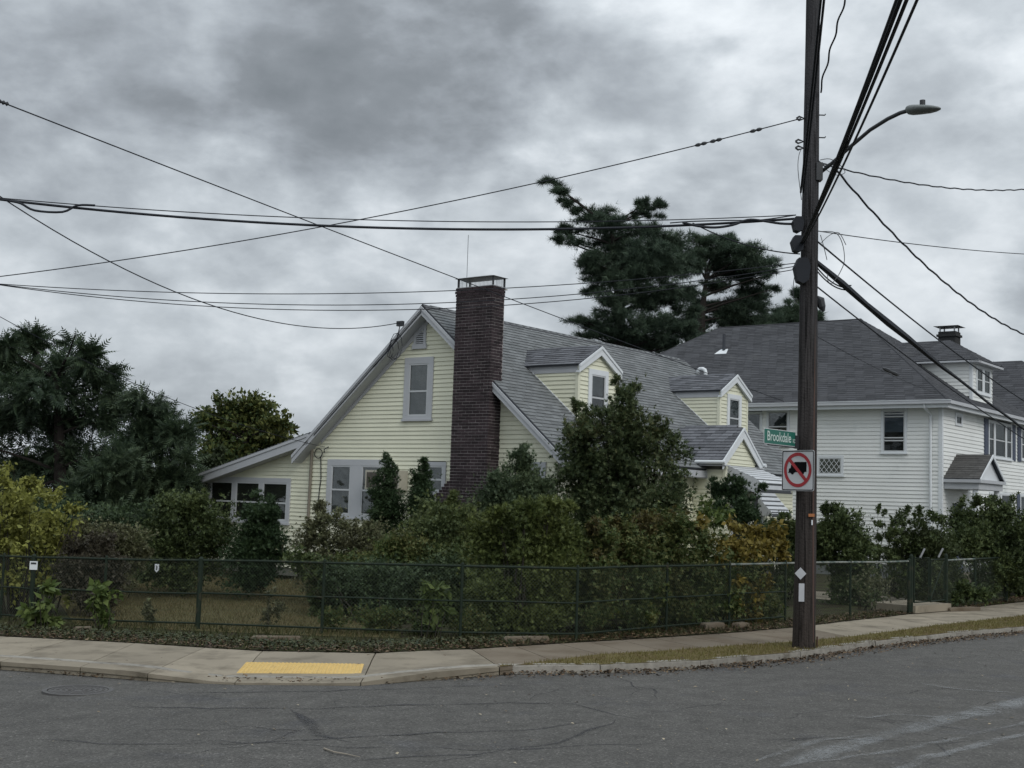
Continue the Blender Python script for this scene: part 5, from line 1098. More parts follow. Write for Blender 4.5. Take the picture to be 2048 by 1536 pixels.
def px_blobs(L_, Y, depth=.8, jit=.5, sd=0):
    rs = random.Random(sd + int(Y * 10)); out = []
    for b in L_:
        x, y, rx, ry = b[:4]; dy = b[4] if len(b) > 4 else rs.uniform(-jit, jit); Yb = (Y if Y > 0 else fenceY(x) - Y) + dy; s_ = Yb / F; r = (rx + ry) / 2 * s_ * depth
        out.append((at(x, y, Yb), rx * s_, max(r, .05), ry * s_))
    return out
def stems(mb, base, blobs, r0, rs, wig=.1, step=1, trunk=None):
    for c, rx, ry, rz_ in blobs[::step]:
        b = Vector(c)
        if trunk:
            T_ = trunk[0]; zt = min(b.z - abs(b.x - T_[0].x) * .35, T_[-1].z); a = T_[-1]
            for p, q in zip(T_[:-1], T_[1:]):
                if p.z <= zt <= q.z: a = p.lerp(q, (zt - p.z) / (q.z - p.z + 1e-6))
            if zt < T_[1].z: a = T_[1]
        else:
            a = Vector(base); a.x += (b.x - a.x) * .55 + rs.uniform(-.1, .1); a.y += (b.y - a.y) * .6
        m = a.lerp(b, .5) + Vector((rs.uniform(-wig, wig), rs.uniform(-wig, wig), rs.uniform(0, wig)))
        P = [a, a.lerp(m, .55) + Vector((0, 0, .03)), m, m.lerp(b, .6), b]; mb.tube(P, [r0, r0 * .8, r0 * .6, r0 * .4, r0 * .15], 5)
def plant(name, label, cat, Y, base, L_, n, kind, size, m, stem_r=.02, depth=.8, jit=.4, gap=-.25, gsc=2.2, shell=.45, up=.2, group=None, trunk=None, bark=M_twig, seed=1, out=.6, foliage='foliage', step=1):
    rng = np.random.default_rng(seed * 7 + 3); rs = random.Random(seed)
    b0 = gnd(*base, .12) if len(base) == 2 else Vector(base); bl_ = px_blobs(L_, Y, depth, jit, seed)
    root = thing(name, label, cat, loc=b0, group=group)
    if not trunk and cat in ('shrub', 'vine') or name == 'large_evergreen':      # fill down to the soil
        for c, rx, ry, rz_ in [b[:4] for b in bl_]:
            z = c.z - rz_ * 1.2
            while z > .30:
                z = max(.25, z); bl_.append((Vector((c.x + (b0.x - c.x) * .12, c.y, z)), rx * .95, ry, max(rz_, .25), .30)); z -= max(rz_, .3) * 1.5
        n = int(n * 1.22)
    P, d = fill(bl_, n, shell, gap, gsc, seed, rng, None if kind not in ('tuft',) else n // 52, .40 if kind == 'tuft' else (.6 if kind == 'pinnate' else 1.0), *((.07, (.26, .48)) if kind == 'spray' else ((.12, (.20, .48)) if kind == 'tuft' else ((.05, (.22, .5)) if kind == 'pinnate' else (.14, (.20, .48))))))
    P[:, 2] = np.maximum(P[:, 2], .14 + np.array([terr(x) for x in P[:, 0]]))
    o = leaves(foliage, P, size, kind, m, root, up, d * out, rng)
    mb = MB()
    if len(bl_) <= 4 and not trunk: bl_ = bl_[:1]
    if trunk:
        mb.tube(trunk[0], trunk[1], 8)
    stems(mb, b0, [b[:4] for b in bl_], stem_r, rs, step=step, trunk=trunk)
    mb.build('trunk' if trunk else 'stems', bark, root, world=True); return root
g = lambda *c: [hexl(*x) for x in c]
def fm(name, *cols, tr=.18, ps=1.2, var=.5): return mat(name, (0, 0, 0), .6, .25, var, 3, .15, trans=tr, pal=[tuple(q) for q in cols], pscale=ps)
L_pine = fm('pine_needles', (0.0320, 0.0516, 0.0376), (0.0459, 0.0714, 0.0489), (0.0641, 0.0952, 0.0603), (0.0826, 0.1151, 0.0676), ps=.5)
L_ail = fm('ailanthus_leaf', (0.0242, 0.0417, 0.0264), (0.0350, 0.0581, 0.0331), (0.0486, 0.0719, 0.0375), (0.0647, 0.0905, 0.0485), ps=.5)
L_map = fm('autumn_maple_leaf', (0.0280, 0.0574, 0.0228), (0.0538, 0.0803, 0.0253), (0.1021, 0.1119, 0.0329), (0.1451, 0.1405, 0.0430), ps=.35)
L_yel = fm('yellow_leaf', (0.1140, 0.1248, 0.0349), (0.1852, 0.1954, 0.0465), (0.2422, 0.2495, 0.0640), (0.1424, 0.1747, 0.0581), ps=1.0, tr=.3)
L_dk = fm('dark_shrub_leaf', (0.0360, 0.0532, 0.0224), (0.0515, 0.0754, 0.0288), (0.0772, 0.1020, 0.0353), (0.1028, 0.1242, 0.0416))
L_dkb = fm('bluish_shrub_leaf', (0.0284, 0.0484, 0.0263), (0.0425, 0.0686, 0.0343), (0.0617, 0.0929, 0.0422), (0.0806, 0.1049, 0.0449))
L_arb = fm('arborvitae_spray', (0.0203, 0.0391, 0.0182), (0.0283, 0.0534, 0.0227), (0.0405, 0.0675, 0.0274), (0.0526, 0.0818, 0.0304))
L_ced = fm('cedar_spray', (0.0438, 0.0704, 0.0308), (0.0678, 0.0940, 0.0376), (0.0995, 0.1214, 0.0410), (0.1315, 0.1450, 0.0479))
L_cedb = fm('grey_green_spray', (0.0383, 0.0626, 0.0376), (0.0557, 0.0835, 0.0438), (0.0766, 0.1044, 0.0502), (0.1009, 0.1218, 0.0564))
L_cedy = fm('yellow_green_spray', (0.0392, 0.0614, 0.0184), (0.0664, 0.0890, 0.0256), (0.0964, 0.1198, 0.0328), (0.1325, 0.1474, 0.0439))
L_cyp = fm('bronze_green_spray', (0.0377, 0.0613, 0.0299), (0.0528, 0.0793, 0.0329), (0.0752, 0.0938, 0.0389), (0.1318, 0.0992, 0.0419), ps=.9)
L_brn = fm('brown_shrub_leaf', (0.0605, 0.0600, 0.0337), (0.0925, 0.0969, 0.0523), (0.1346, 0.1385, 0.0710), (0.0841, 0.1292, 0.0561), ps=1.5)
L_red = fm('rusty_leaf', (0.0381, 0.0457, 0.0185), (0.0715, 0.0610, 0.0238), (0.1049, 0.0885, 0.0264), (0.0477, 0.0793, 0.0264), ps=1.2)
L_vin = fm('vine_leaf', (0.0440, 0.0744, 0.0243), (0.0678, 0.1035, 0.0312), (0.1016, 0.1035, 0.0347), (0.1186, 0.1243, 0.0417), ps=1.5)
L_org = fm('orange_leaf', (0.0787, 0.0676, 0.0182), (0.1495, 0.1207, 0.0263), (0.2045, 0.1594, 0.0365), (0.0944, 0.1111, 0.0304), ps=1.3, tr=.3)
L_lt = fm('light_green_leaf', (.060, .095, .026), (.085, .125, .036), (.11, .145, .042), (.10, .13, .05), tr=.3)
L_pur = fm('purple_brown_leaf', (0.0321, 0.0316, 0.0248), (0.0496, 0.0434, 0.0309), (0.0671, 0.0592, 0.0402), (0.0496, 0.0592, 0.0309))
def trunkpts(px, Y, z0=0): return [at(x, y, Y) for x, y in px]
# far background trees low on the horizon
bgb = []
rs_ = random.Random(5)
for k in range(34): x = -150 + k * 70; bgb.append((x, rs_.uniform(945, 985), 55, rs_.uniform(16, 34)))
bb = px_blobs(bgb, 120, .8, 6, 3); P, d = fill(bb, 9000, .6, -.5, .4, 3, np.random.default_rng(5))
o = leaves('distant_trees', P, .9, 'broad', L_dk, None, .2, d * .5); o['kind'] = 'stuff'
# white pines
tA = trunkpts([(1236, 1010), (1238, 760), (1240, 620), (1232, 520), (1222, 455)], 58)
plant('pine_tree', 'tall ragged white pine with a plume leaning left behind the houses', 'tree', 58, tA[0], [(1103, 364, 26, 11), (1124, 384, 22, 13), (1138, 405, 17, 13), (1155, 422, 17, 11), (1192, 434, 50, 22), (1225, 447, 33, 19), (1284, 412, 19, 13), (1314, 414, 18, 14), (1298, 432, 26, 9), (1262, 430, 13, 9),
    (1140, 464, 34, 11), (1153, 486, 34, 9), (1118, 478, 18, 9), (1220, 478, 55, 26), (1290, 465, 42, 17), (1181, 521, 24, 26), (1203, 549, 40, 30), (1241, 521, 55, 40), (1296, 508, 55, 40), (1337, 486, 42, 24), (1342, 515, 40, 34), (1258, 562, 62, 30), (1323, 549, 50, 34),
    (1368, 540, 30, 22), (1375, 590, 32, 16), (1372, 625, 30, 14), (1370, 660, 34, 16), (1187, 582, 26, 9), (1214, 603, 38, 15), (1296, 598, 70, 24), (1345, 590, 40, 20), (1228, 631, 42, 15), (1296, 653, 74, 28), (1350, 653, 40, 24), (1156, 640, 26, 7), (1192, 653, 34, 11), (1178, 672, 30, 8), (1228, 667, 46, 20), (1255, 690, 56, 20), (1310, 690, 60, 24), (1350, 690, 40, 20)],
    38000, 'tuft', .22, L_pine, .07, .9, 1.6, -.35, .9, .55, .5, 'pines behind the houses', (tA, [.34, .30, .24, .16, .06], 2), M_bark, 3, .9)
tB = trunkpts([(1402, 1010), (1404, 740), (1402, 640), (1412, 560)], 63)
plant('pine_tree', 'rounder dense pine standing right of the ragged one', 'tree', 63, tB[0], [(1405, 483, 27, 14), (1446, 482, 34, 16), (1427, 508, 52, 24), (1487, 508, 44, 24), (1512, 530, 36, 22), (1460, 543, 55, 17), (1392, 521, 22, 26), (1537, 549, 16, 11), (1498, 562, 38, 13), (1433, 574, 34, 11), (1512, 588, 42, 13), (1549, 577, 14, 8), (1487, 609, 58, 18), (1419, 612, 42, 15), (1460, 632, 58, 18), (1400, 642, 30, 10), (1480, 655, 60, 18), (1395, 668, 30, 12), (1440, 680, 60, 14)],
    24000, 'tuft', .22, L_pine, .07, .9, 1.6, -.35, .9, .55, .6, 'pines behind the houses', (tB, [.32, .28, .2, .08], 2), M_bark, 5, .9)
tC = trunkpts([(1578, 1015), (1580, 660), (1590, 610)], 80)
plant('pine_tree', 'small distant evergreen peeking up left of the pole', 'tree', 80, tC[0], [(1556, 626, 16, 12), (1540, 640, 26, 10), (1588, 622, 20, 18), (1575, 645, 36, 14), (1597, 596, 7, 22), (1530, 652, 24, 8), (1620, 640, 30, 16)], 5000, 'tuft', .34, L_pine, .05, .9, 1, -.4, .9, .55, .5, None, (tC, [.3, .2, .08], 1), M_bark, 6, .9)
# trees of heaven
tD = trunkpts([(110, 1100), (120, 960), (118, 860), (112, 760)], 36)
plant('ailanthus_tree', 'large dark tree with long drooping compound leaves at far left', 'tree', 36, tD[0], [(58, 676, 40, 9), (12, 698, 34, 14), (152, 664, 16, 11), (160, 690, 32, 14), (176, 712, 32, 14), (112, 734, 46, 18), (36, 750, 46, 20), (190, 732, 40, 22), (214, 750, 26, 9), (88, 790, 76, 34), (200, 778, 40, 22), (26, 830, 50, 46), (128, 850, 76, 44), (205, 842, 42, 30), (50, 930, 80, 46), (160, 930, 70, 42), (225, 905, 30, 30), (-60, 740, 60, 60), (-60, 880, 70, 70), (40, 1000, 90, 40), (160, 1010, 70, 40), (232, 790, 22, 8), (238, 815, 16, 7)],
      9500, 'pinnate', .35, L_ail, .05, .9, 1.4, -.30, .9, .5, .1, None, (tD, [.22, .18, .14, .08], 2), M_bark, 8, 1.0, step=1)
tE = trunkpts([(300, 1090), (298, 960), (295, 880)], 34)
plant('ailanthus_tree', 'lower lighter tree with feathery compound leaves right of the large one', 'tree', 34, tE[0], [(280, 800, 26, 12), (316, 802, 28, 10), (336, 822, 32, 10), (345, 838, 26, 9), (290, 838, 44, 24), (345, 868, 34, 22), (280, 890, 62, 34), (352, 905, 36, 26), (372, 925, 22, 16), (240, 940, 60, 40), (325, 955, 55, 34), (200, 1000, 70, 35), (300, 1010, 70, 34), (365, 985, 36, 24), (378, 950, 16, 14)],
      6500, 'pinnate', .31, L_ail, .04, .9, 1.2, -.35, .9, .5, .1, None, (tE, [.13, .1, .07], 1), M_bark, 9, 1.0)
tF = trunkpts([(492, 1060), (492, 960), (490, 880)], 50)
plant('maple_tree', 'rounded tree turning yellow brown above the porch roof', 'tree', 50, tF[0], [(470, 812, 48, 18), (520, 815, 44, 17), (432, 838, 34, 20), (405, 845, 12, 12), (500, 850, 72, 28), (556, 850, 36, 17), (590, 858, 12, 5), (445, 882, 44, 24), (530, 880, 58, 24), (480, 910, 62, 20), (428, 915, 26, 14), (556, 895, 30, 18), (480, 940, 60, 20)],
      17000, 'broad', .17, L_map, .05, .9, 1.2, -.45, .7, .5, .1, None, (tF, [.2, .16, .1], 1), M_bark, 10, .8)
plant('tree_sapling', 'young green tree in the gap left of the porch roof', 'tree', 46, at(410, 1040, 46), [(425, 925, 22, 16), (408, 940, 18, 14), (436, 905, 12, 10), (400, 955, 26, 14), (440, 935, 26, 14)], 3500, 'broad', .14, fm('muted_green_leaf', (.028, .04, .02), (.04, .055, .026), (.055, .07, .03)), .02, .9, .6, -.3, .9, .5, .2, seed=12)  # muted green leaf palette for this young tree
# garden shrubs, back to front
SG = 'evergreens beside the yellow house'
plant('yellow_shrub', 'tall yellow leaved shrub at the left edge behind the fence', 'shrub', 23.4, (40, 1228), [(28, 935, 15, 15), (8, 962, 26, 20), (52, 962, 26, 14), (82, 978, 22, 12), (112, 1000, 24, 16), (148, 1012, 24, 11), (165, 1018, 12, 8), (60, 1008, 56, 28), (20, 1030, 44, 42), (100, 1042, 50, 28), (30, 1085, 56, 40), (100, 1080, 40, 20), (16, 1145, 34, 28), (-50, 1000, 50, 60), (-50, 1100, 50, 60)], 9000, 'broad', .085, L_yel, .018, .8, .6, -.45, 1.8, .5, -.1, seed=13)
plant('dark_shrub', 'broad dark green shrub in front of the sun porch left half', 'shrub', 27.0, (395, 1150), [(350, 1010, 36, 22), (392, 1003, 40, 18), (330, 1050, 42, 34), (400, 1050, 60, 40), (350, 1100, 56, 34), (430, 1085, 50, 40), (300, 1100, 30, 26)], 15000, 'small', .055, L_dk, .02, .9, .6, -.5, 2.0, .5, .3, seed=14)
plant('arborvitae', 'dense pyramidal evergreen with twin tips before the porch window', 'shrub', 26.2, (512, 1155), [(516, 1000, 11, 20), (516, 1016, 16, 16), (541, 1006, 9, 18), (542, 1022, 14, 16), (520, 1035, 28, 26), (545, 1042, 20, 24), (515, 1075, 48, 32), (545, 1080, 26, 30), (510, 1115, 62, 30), (560, 1108, 20, 22)], 15000, 'spray', .075, L_arb, .02, .9, .3, -.6, 2.0, .5, .5, SG, seed=15)
plant('narrow_cedar', 'narrow dark cedar with a forked tip by the air conditioner', 'shrub', 27.6, (780, 1110), [(774, 922, 8, 16), (773, 938, 9, 14), (785, 928, 7, 13), (783, 942, 9, 12), (778, 955, 17, 18), (776, 972, 20, 18), (777, 988, 25, 20), (779, 1005, 31, 20), (780, 1022, 38, 22), (785, 1045, 42, 24)], 17000, 'spray', .055, L_arb, .02, .9, .15, -.9, 2.0, .5, .7, SG, seed=16)
plant('narrow_cedar', 'slimmer dark cedar nearest the brick chimney', 'shrub', 27.4, (850, 1100), [(849, 922, 7, 15), (849, 938, 9, 14), (849, 952, 13, 16), (848, 968, 16, 16), (848, 984, 20, 18), (850, 1003, 23, 20), (856, 1030, 28, 22)], 12000, 'spray', .055, L_arb, .015, .9, .15, -.9, 2.0, .5, .7, SG, seed=17)
plant('yew_shrub', 'dark spiky yew beside the entry door', 'shrub', 29.5, (1460, 1110), [(1428, 958, 12, 14), (1440, 980, 20, 16), (1470, 962, 18, 12), (1465, 990, 32, 22), (1490, 1005, 14, 14), (1470, 1025, 34, 18), (1440, 1020, 18, 20)], 9000, 'spray', .085, L_arb, .02, .9, .4, -.3, 2.4, .5, .9, seed=18)
plant('large_evergreen', 'very large dark evergreen hiding the entry side of the yellow house', 'tree', 25.6, (1240, 1180), [(1155, 812, 15, 14), (1160, 842, 24, 18), (1236, 762, 13, 13), (1258, 778, 20, 16), (1245, 800, 36, 24), (1205, 838, 26, 20), (1255, 825, 56, 28), (1300, 838, 24, 22), (1240, 860, 80, 34), (1140, 868, 26, 18), (1180, 872, 60, 30), (1270, 880, 60, 34), (1320, 862, 22, 22), (1335, 900, 38, 28), (1165, 915, 66, 34), (1250, 930, 84, 44), (1350, 945, 34, 34), (1140, 960, 44, 34), (1220, 985, 90, 44), (1320, 1000, 60, 40), (1180, 1030, 60, 34), (1280, 1050, 70, 34), (1352, 990, 28, 34)], 35000, 'spray', .092, L_cyp, .05, .85, .6, -.45, 1.9, .5, .5, seed=19)
plant('cedar_shrub', 'grey green cedar with a pointed top right of the chimney', 'shrub', 24.6, (1030, 1180), [(1047, 895, 10, 12), (1043, 915, 20, 16), (1040, 940, 32, 22), (990, 965, 24, 20), (1030, 975, 56, 30), (1075, 980, 34, 26), (1000, 1010, 60, 32), (1060, 1030, 56, 36)], 22000, 'spray', .07, L_cedb, .03, .85, .4, -.45, 2.2, .5, .6, SG, seed=20)
plant('cedar_shrub', 'yellowish cedar shrub at the foot of the chimney', 'shrub', 24.0, (880, 1200), [(900, 1002, 22, 14), (865, 1020, 32, 18), (905, 1035, 50, 24), (860, 1060, 46, 30), (935, 1060, 40, 30), (890, 1100, 70, 34)], 17000, 'spray', .07, L_ced, .02, .85, .5, -.4, 2.2, .5, .5, SG, seed=21)
plant('barberry_shrub', 'airy brown leaved shrub before the double window', 'shrub', 24.6, (680, 1200), [(640, 1015, 18, 14), (628, 1050, 30, 18), (668, 1040, 36, 20), (710, 1050, 26, 14), (735, 1060, 36, 20), (620, 1085, 40, 24), (680, 1085, 56, 30), (750, 1090, 56, 28), (800, 1080, 34, 24), (650, 1120, 56, 24), (740, 1120, 60, 26)], 15000, 'small', .042, L_brn, .010, .9, .6, -.2, 2.6, .6, .5, seed=22, out=.4)
plant('dark_shrub', 'low bluish dark shrub behind the middle of the fence', 'shrub', 22.4, (760, 1255), [(690, 1170, 44, 34), (760, 1165, 60, 40), (840, 1180, 50, 40), (720, 1215, 60, 34), (800, 1220, 60, 34), (870, 1140, 50, 30), (660, 1150, 24, 24)], 17000, 'small', .045, L_dkb, .012, .8, .5, -.4, 2.4, .5, .4, seed=23)
plant('arborvitae', 'big yellow green arborvitae spilling over the fence top', 'shrub', 20.5, (1035, 1270), [(1000, 1035, 24, 20), (1050, 1025, 30, 20), (1100, 1012, 26, 16), (1135, 1022, 16, 14), (980, 1075, 42, 32), (1060, 1075, 66, 40), (1130, 1070, 34, 34), (1020, 1130, 72, 42), (1100, 1140, 56, 42), (985, 1190, 50, 40), (1050, 1200, 66, 42), (1110, 1200, 42, 36), (960, 1235, 34, 24), (1060, 1240, 60, 22)], 40000, 'spray', .070, L_cedy, .03, .8, .5, -.4, 2.2, .5, .45, SG, seed=24)
plant('vine_thicket', 'tangle of rusty vines and leaves over the fence left of the orange one', 'vine', -.85, (1280, 1256), [(1190, 1060, 40, 20), (1240, 1055, 40, 18), (1300, 1045, 50, 20), (1360, 1050, 34, 18), (1180, 1100, 44, 30), (1260, 1100, 66, 34), (1340, 1100, 56, 36), (1410, 1090, 40, 34), (1200, 1160, 40, 36), (1280, 1165, 60, 40), (1370, 1165, 60, 42), (1440, 1150, 40, 44), (1250, 1220, 60, 24), (1380, 1220, 60, 26)], 26000, 'small', .050, L_vin, .010, .7, .4, -.25, 2.6, .55, .0, seed=25)
plant('rusty_vine', 'rusty red leaves topping the vine tangle', 'vine', -.9, (1330, 1254), [(1290, 1040, 40, 12), (1345, 1036, 34, 12), (1230, 1048, 30, 10), (1180, 1058, 26, 10), (1380, 1060, 24, 12)], 4200, 'small', .05, L_red, .008, .8, .3, -.3, 2.6, .6, .2, seed=26)
plant('orange_vine', 'orange yellow leaved vine draped over the fence left of the pole', 'vine', -.45, (1480, 1244), [(1420, 1052, 30, 16), (1465, 1052, 40, 18), (1510, 1060, 34, 18), (1545, 1075, 26, 18), (1440, 1085, 36, 22), (1490, 1090, 40, 20), (1560, 1100, 16, 18), (1530, 1100, 26, 20), (1522, 1140, 10, 16), (1525, 1160, 12, 16), (1530, 1178, 9, 12), (1480, 1115, 26, 14)], 3600, 'broad', .095, L_org, .010, .7, .3, -.35, 2.4, .55, -.4, seed=27)
plant('vine_thicket', 'green undergrowth below the orange vine', 'vine', -.7, (1470, 1242), [(1430, 1200, 50, 40), (1490, 1195, 40, 44), (1540, 1210, 26, 34), (1470, 1150, 50, 30)], 9000, 'small', .05, L_vin, .010, .7, .3, -.15, 2.8, .6, .0, seed=28)
plant('leafy_sapling', 'pale green sapling poking up before the dark yew', 'plant', 25.6, (1418, 1170), [(1415, 1000, 10, 18), (1408, 1020, 14, 16), (1450, 1025, 12, 14), (1430, 1040, 26, 14)], 360, 'broad', .11, L_lt, .010, .8, .2, -.6, 2, .6, -.5, seed=29)
PG = 'shrubs before the white house'
plant('dark_shrub', 'dark rounded shrub directly right of the pole', 'shrub', 29.0, (1680, 1160), [(1655, 1020, 16, 10), (1672, 1030, 26, 16), (1650, 1055, 26, 22), (1690, 1055, 36, 26), (1660, 1095, 34, 34), (1705, 1095, 34, 34), (1640, 1110, 20, 20), (1735, 1095, 10, 14)], 14000, 'small', .06, L_dk, .015, .85, .4, -.4, 2.0, .5, .6, PG, seed=30)
plant('dark_shrub', 'low green shrub showing left of the pole behind the orange vine', 'shrub', 28.5, (1560, 1180), [(1560, 1045, 22, 14), (1545, 1065, 20, 14), (1580, 1060, 16, 20), (1575, 1090, 22, 26), (1600, 1080, 20, 24)], 6000, 'small', .06, L_dk, .015, .85, .4, -.4, 2.0, .5, .6, PG, seed=31)
plant('leggy_shrub', 'thin open shrub against the white wall', 'shrub', 30.0, (1770, 1165), [(1755, 1020, 14, 8), (1768, 1030, 12, 10), (1800, 1040, 20, 16), (1765, 1050, 24, 14), (1815, 1020, 12, 14), (1840, 1020, 14, 12), (1838, 1045, 26, 18), (1800, 1065, 34, 16), (1760, 1075, 16, 12), (1870, 1030, 16, 16), (1750, 1095, 8, 18)], 4200, 'small', .055, L_dk, .010, .85, .5, .05, 3.0, .7, .8, PG, seed=32)
plant('yew_shrub', 'low spreading yew behind the gate', 'shrub', 30.5, (1850, 1165), [(1850, 1080, 50, 18), (1830, 1100, 50, 22), (1880, 1100, 44, 24), (1800, 1115, 30, 18), (1850, 1140, 70, 30)], 14000, 'spray', .075, fm('olive_yew', (0.0370, 0.0538, 0.0242), (0.0554, 0.0739, 0.0272), (0.0739, 0.0907, 0.0332)), .015, .85, .5, -.5, 2.0, .5, .5, PG, seed=33)
plant('climbing_vine', 'tall leafy climber screening the portico columns', 'vine', 31.5, (1950, 1160), [(1915, 1012, 18, 18), (1960, 1003, 18, 12), (1985, 1012, 16, 18), (1925, 1040, 32, 26), (1990, 1040, 30, 26), (2018, 1010, 14, 36), (1960, 1060, 60, 34), (1990, 1100, 60, 34), (1930, 1090, 40, 34), (2040, 1060, 24, 34)], 15000, 'small', .065, L_dk, .012, .85, .6, -.15, 2.6, .55, .3, PG, seed=34)
plant('dark_shrub', 'dark shrub at the right edge beyond the fence corner', 'shrub', 34, (2040, 1190), [(2040, 1090, 30, 30), (2050, 1140, 34, 44), (2030, 1170, 16, 24), (2090, 1120, 50, 60), (2030, 1080, 20, 14)], 9000, 'small', .075, L_dk, .012, .85, .6, -.4, 2.0, .5, .4, PG, seed=35)
plant('twiggy_shrub', 'nearly bare twiggy bush behind the fence right of the pole', 'shrub', 27.0, (1728, 1215), [(1710, 1165, 22, 16), (1745, 1155, 24, 20), (1735, 1185, 20, 14), (1765, 1170, 18, 16)], 500, 'small', .04, L_brn, .008, .9, .3, -.2, 2.5, .7, .6, seed=36)
plant('weedy_plant', 'low broad leaved weed at the foot of the right fence', 'plant', 28.6, (1925, 1215), [(1925, 1180, 18, 14), (1945, 1190, 26, 12), (1915, 1198, 14, 10), (1965, 1195, 16, 8)], 900, 'broad', .10, L_dk, .008, .8, .2, -.5, 2, .6, .1, seed=37)
plant('dark_shrub', 'dark leafy thicket filling the space between the big arborvitae and the vines', 'shrub', -1.6, (1180, 1252), [(1130, 1160, 40, 40), (1180, 1190, 50, 40), (1240, 1200, 50, 34), (1120, 1215, 40, 30)], 9000, 'small', .06, L_dk, .012, .8, .4, -.4, 2.4, .5, .3, seed=51)
plant('dark_shrub', 'dark leafy thicket behind the fence left of the big arborvitae', 'shrub', 22.6, (910, 1262), [(900, 1150, 50, 40), (950, 1180, 44, 44), (880, 1205, 60, 34), (600, 1125, 34, 20), (640, 1150, 30, 26)], 9000, 'small', .06, L_dk, .012, .8, .4, -.4, 2.4, .5, .3, seed=52)
plant('brown_shrub', 'tangled olive brown shrub filling in before the chimney foot', 'shrub', 23.2, (800, 1230), [(800, 1095, 50, 26), (850, 1110, 50, 26), (760, 1120, 50, 26), (700, 1130, 40, 22), (930, 1110, 40, 26)], 9000, 'small', .05, L_vin, .012, .8, .4, -.4, 2.4, .5, .3, seed=53)
plant('tall_weeds', 'tangle of tall green brown weeds along the middle of the fence', 'plant', -.35, (1000, 1276), [(660, 1235, 40, 20), (760, 1240, 60, 20), (850, 1255, 50, 16), (940, 1250, 50, 20), (1190, 1235, 40, 24), (1270, 1235, 50, 22), (1360, 1225, 50, 24), (1450, 1215, 40, 24), (1530, 1210, 30, 26)], 9000, 'small', .045, L_vin, .006, .5, .1, -.4, 2.4, .5, .9, seed=54)
# left part behind and on the fence
plant('purple_shrub', 'dusky purple brown shrub behind the left fence', 'shrub', 22.8, (190, 1240), [(160, 1100, 34, 30), (200, 1095, 30, 24), (180, 1150, 50, 34), (140, 1150, 30, 34), (190, 1200, 40, 30), (230, 1140, 24, 30)], 12000, 'small', .045, L_pur, .010, .85, .4, -.25, 2.5, .55, .3, seed=38)
plant('brown_shrub', 'brownish dry shrub between the yellow shrub and the lawn', 'shrub', 25.4, (230, 1180), [(210, 1075, 44, 24), (260, 1080, 36, 24), (170, 1065, 30, 20), (240, 1115, 50, 24), (285, 1110, 20, 20)], 11000, 'small', .045, L_brn, .010, .85, .5, -.3, 2.5, .55, .3, seed=39)
plant('dark_undergrowth', 'dark undergrowth filling the corner under the trees', 'shrub', 28.5, (180, 1140), [(120, 1040, 70, 36), (220, 1045, 60, 34), (300, 1060, 40, 34), (60, 1120, 80, 50), (20, 1180, 60, 40), (100, 1190, 50, 34), (270, 1110, 50, 20)], 14000, 'small', .07, L_dkb, .012, .85, .8, -.4, 2.0, .55, .3, seed=40)
for sd, lab, Yp, base, L_, n_, s_ in (
    (41, 'pale broad leaved sapling growing through the fence near its left end', 20.4, (80, 1262), [(95, 1175, 14, 10), (60, 1220, 18, 10), (85, 1210, 22, 12), (70, 1240, 22, 12), (100, 1240, 16, 10)], 300, .14),
    (42, 'pale broad leaved sapling on the second fence post', 20.6, (206, 1262), [(195, 1172, 14, 8), (215, 1190, 20, 12), (190, 1195, 14, 14), (200, 1225, 20, 18), (210, 1245, 18, 10)], 260, .12),
    (43, 'bright broad leaved sapling hanging on the fence at its middle', 19.6, (865, 1283), [(868, 1180, 20, 10), (885, 1190, 12, 10), (850, 1195, 16, 12), (872, 1215, 24, 16), (866, 1242, 18, 16)], 330, .13)):
    plant('leafy_sapling', lab, 'plant', Yp, base, L_, n_, 'broad', s_, L_lt, .008, .7, .1, -.8, 2, .6, -.5, 'saplings on the fence', seed=sd)
for sd, lab, base, L_ in ((44, 'thin weedy stem behind the second fence bay', (295, 1255), [(296, 1215, 10, 16), (300, 1235, 12, 14)]), (45, 'weedy tuft behind the third fence bay', (545, 1268), [(540, 1190, 8, 24), (556, 1220, 14, 20), (536, 1235, 16, 18)])):
    plant('weedy_plant', lab, 'plant', 20.9, base, L_, 260, 'small', .05, L_brn, .006, .7, .1, -.5, 2.5, .6, .6, seed=sd)
# ---------------------------------------------------------------- grass, ivy edge and fallen leaves (one object each)
def inpoly(pts, poly):
    x, y = pts[:, 0], pts[:, 1]; c = np.zeros(len(pts), bool); n = len(poly); j = n - 1
    for i in range(n):
        xi, yi = poly[i][0], poly[i][1]; xj, yj = poly[j][0], poly[j][1]; cond = ((yi > y) != (yj > y)) & (x < (xj - xi) * (y - yi) / (yj - yi + 1e-12) + xi); c ^= cond; j = i
    return c
def scatter(poly, n, rng, pw=0):
    xs = [p[0] for p in poly]; ys = [p[1] for p in poly]; P = np.column_stack([rng.uniform(min(xs), max(xs), n * 4), rng.uniform(min(ys), max(ys), n * 4)]); return P[inpoly(P, poly)][:n]
def grass(name, P, off, h, m, rng, w=.007):
    n = len(P); z = np.array([terr(x) for x in P[:, 0]]) + off; a = rng.uniform(0, 2 * math.pi, n); hh = h * rng.uniform(.4, 1.3, n); ln = rng.uniform(-.6, .6, (n, 2)) * hh[:, None]
    b = np.column_stack([P, z]); d = np.column_stack([np.cos(a), np.sin(a), np.zeros(n)]) * w; t = b + np.column_stack([ln, hh])
    V = np.stack([b - d, b + d, t], 1).reshape(-1, 3); o = npmesh(name, V, np.arange(len(V)).reshape(-1, 3), m); o['kind'] = 'stuff'; return o
rg_ = np.random.default_rng(77)
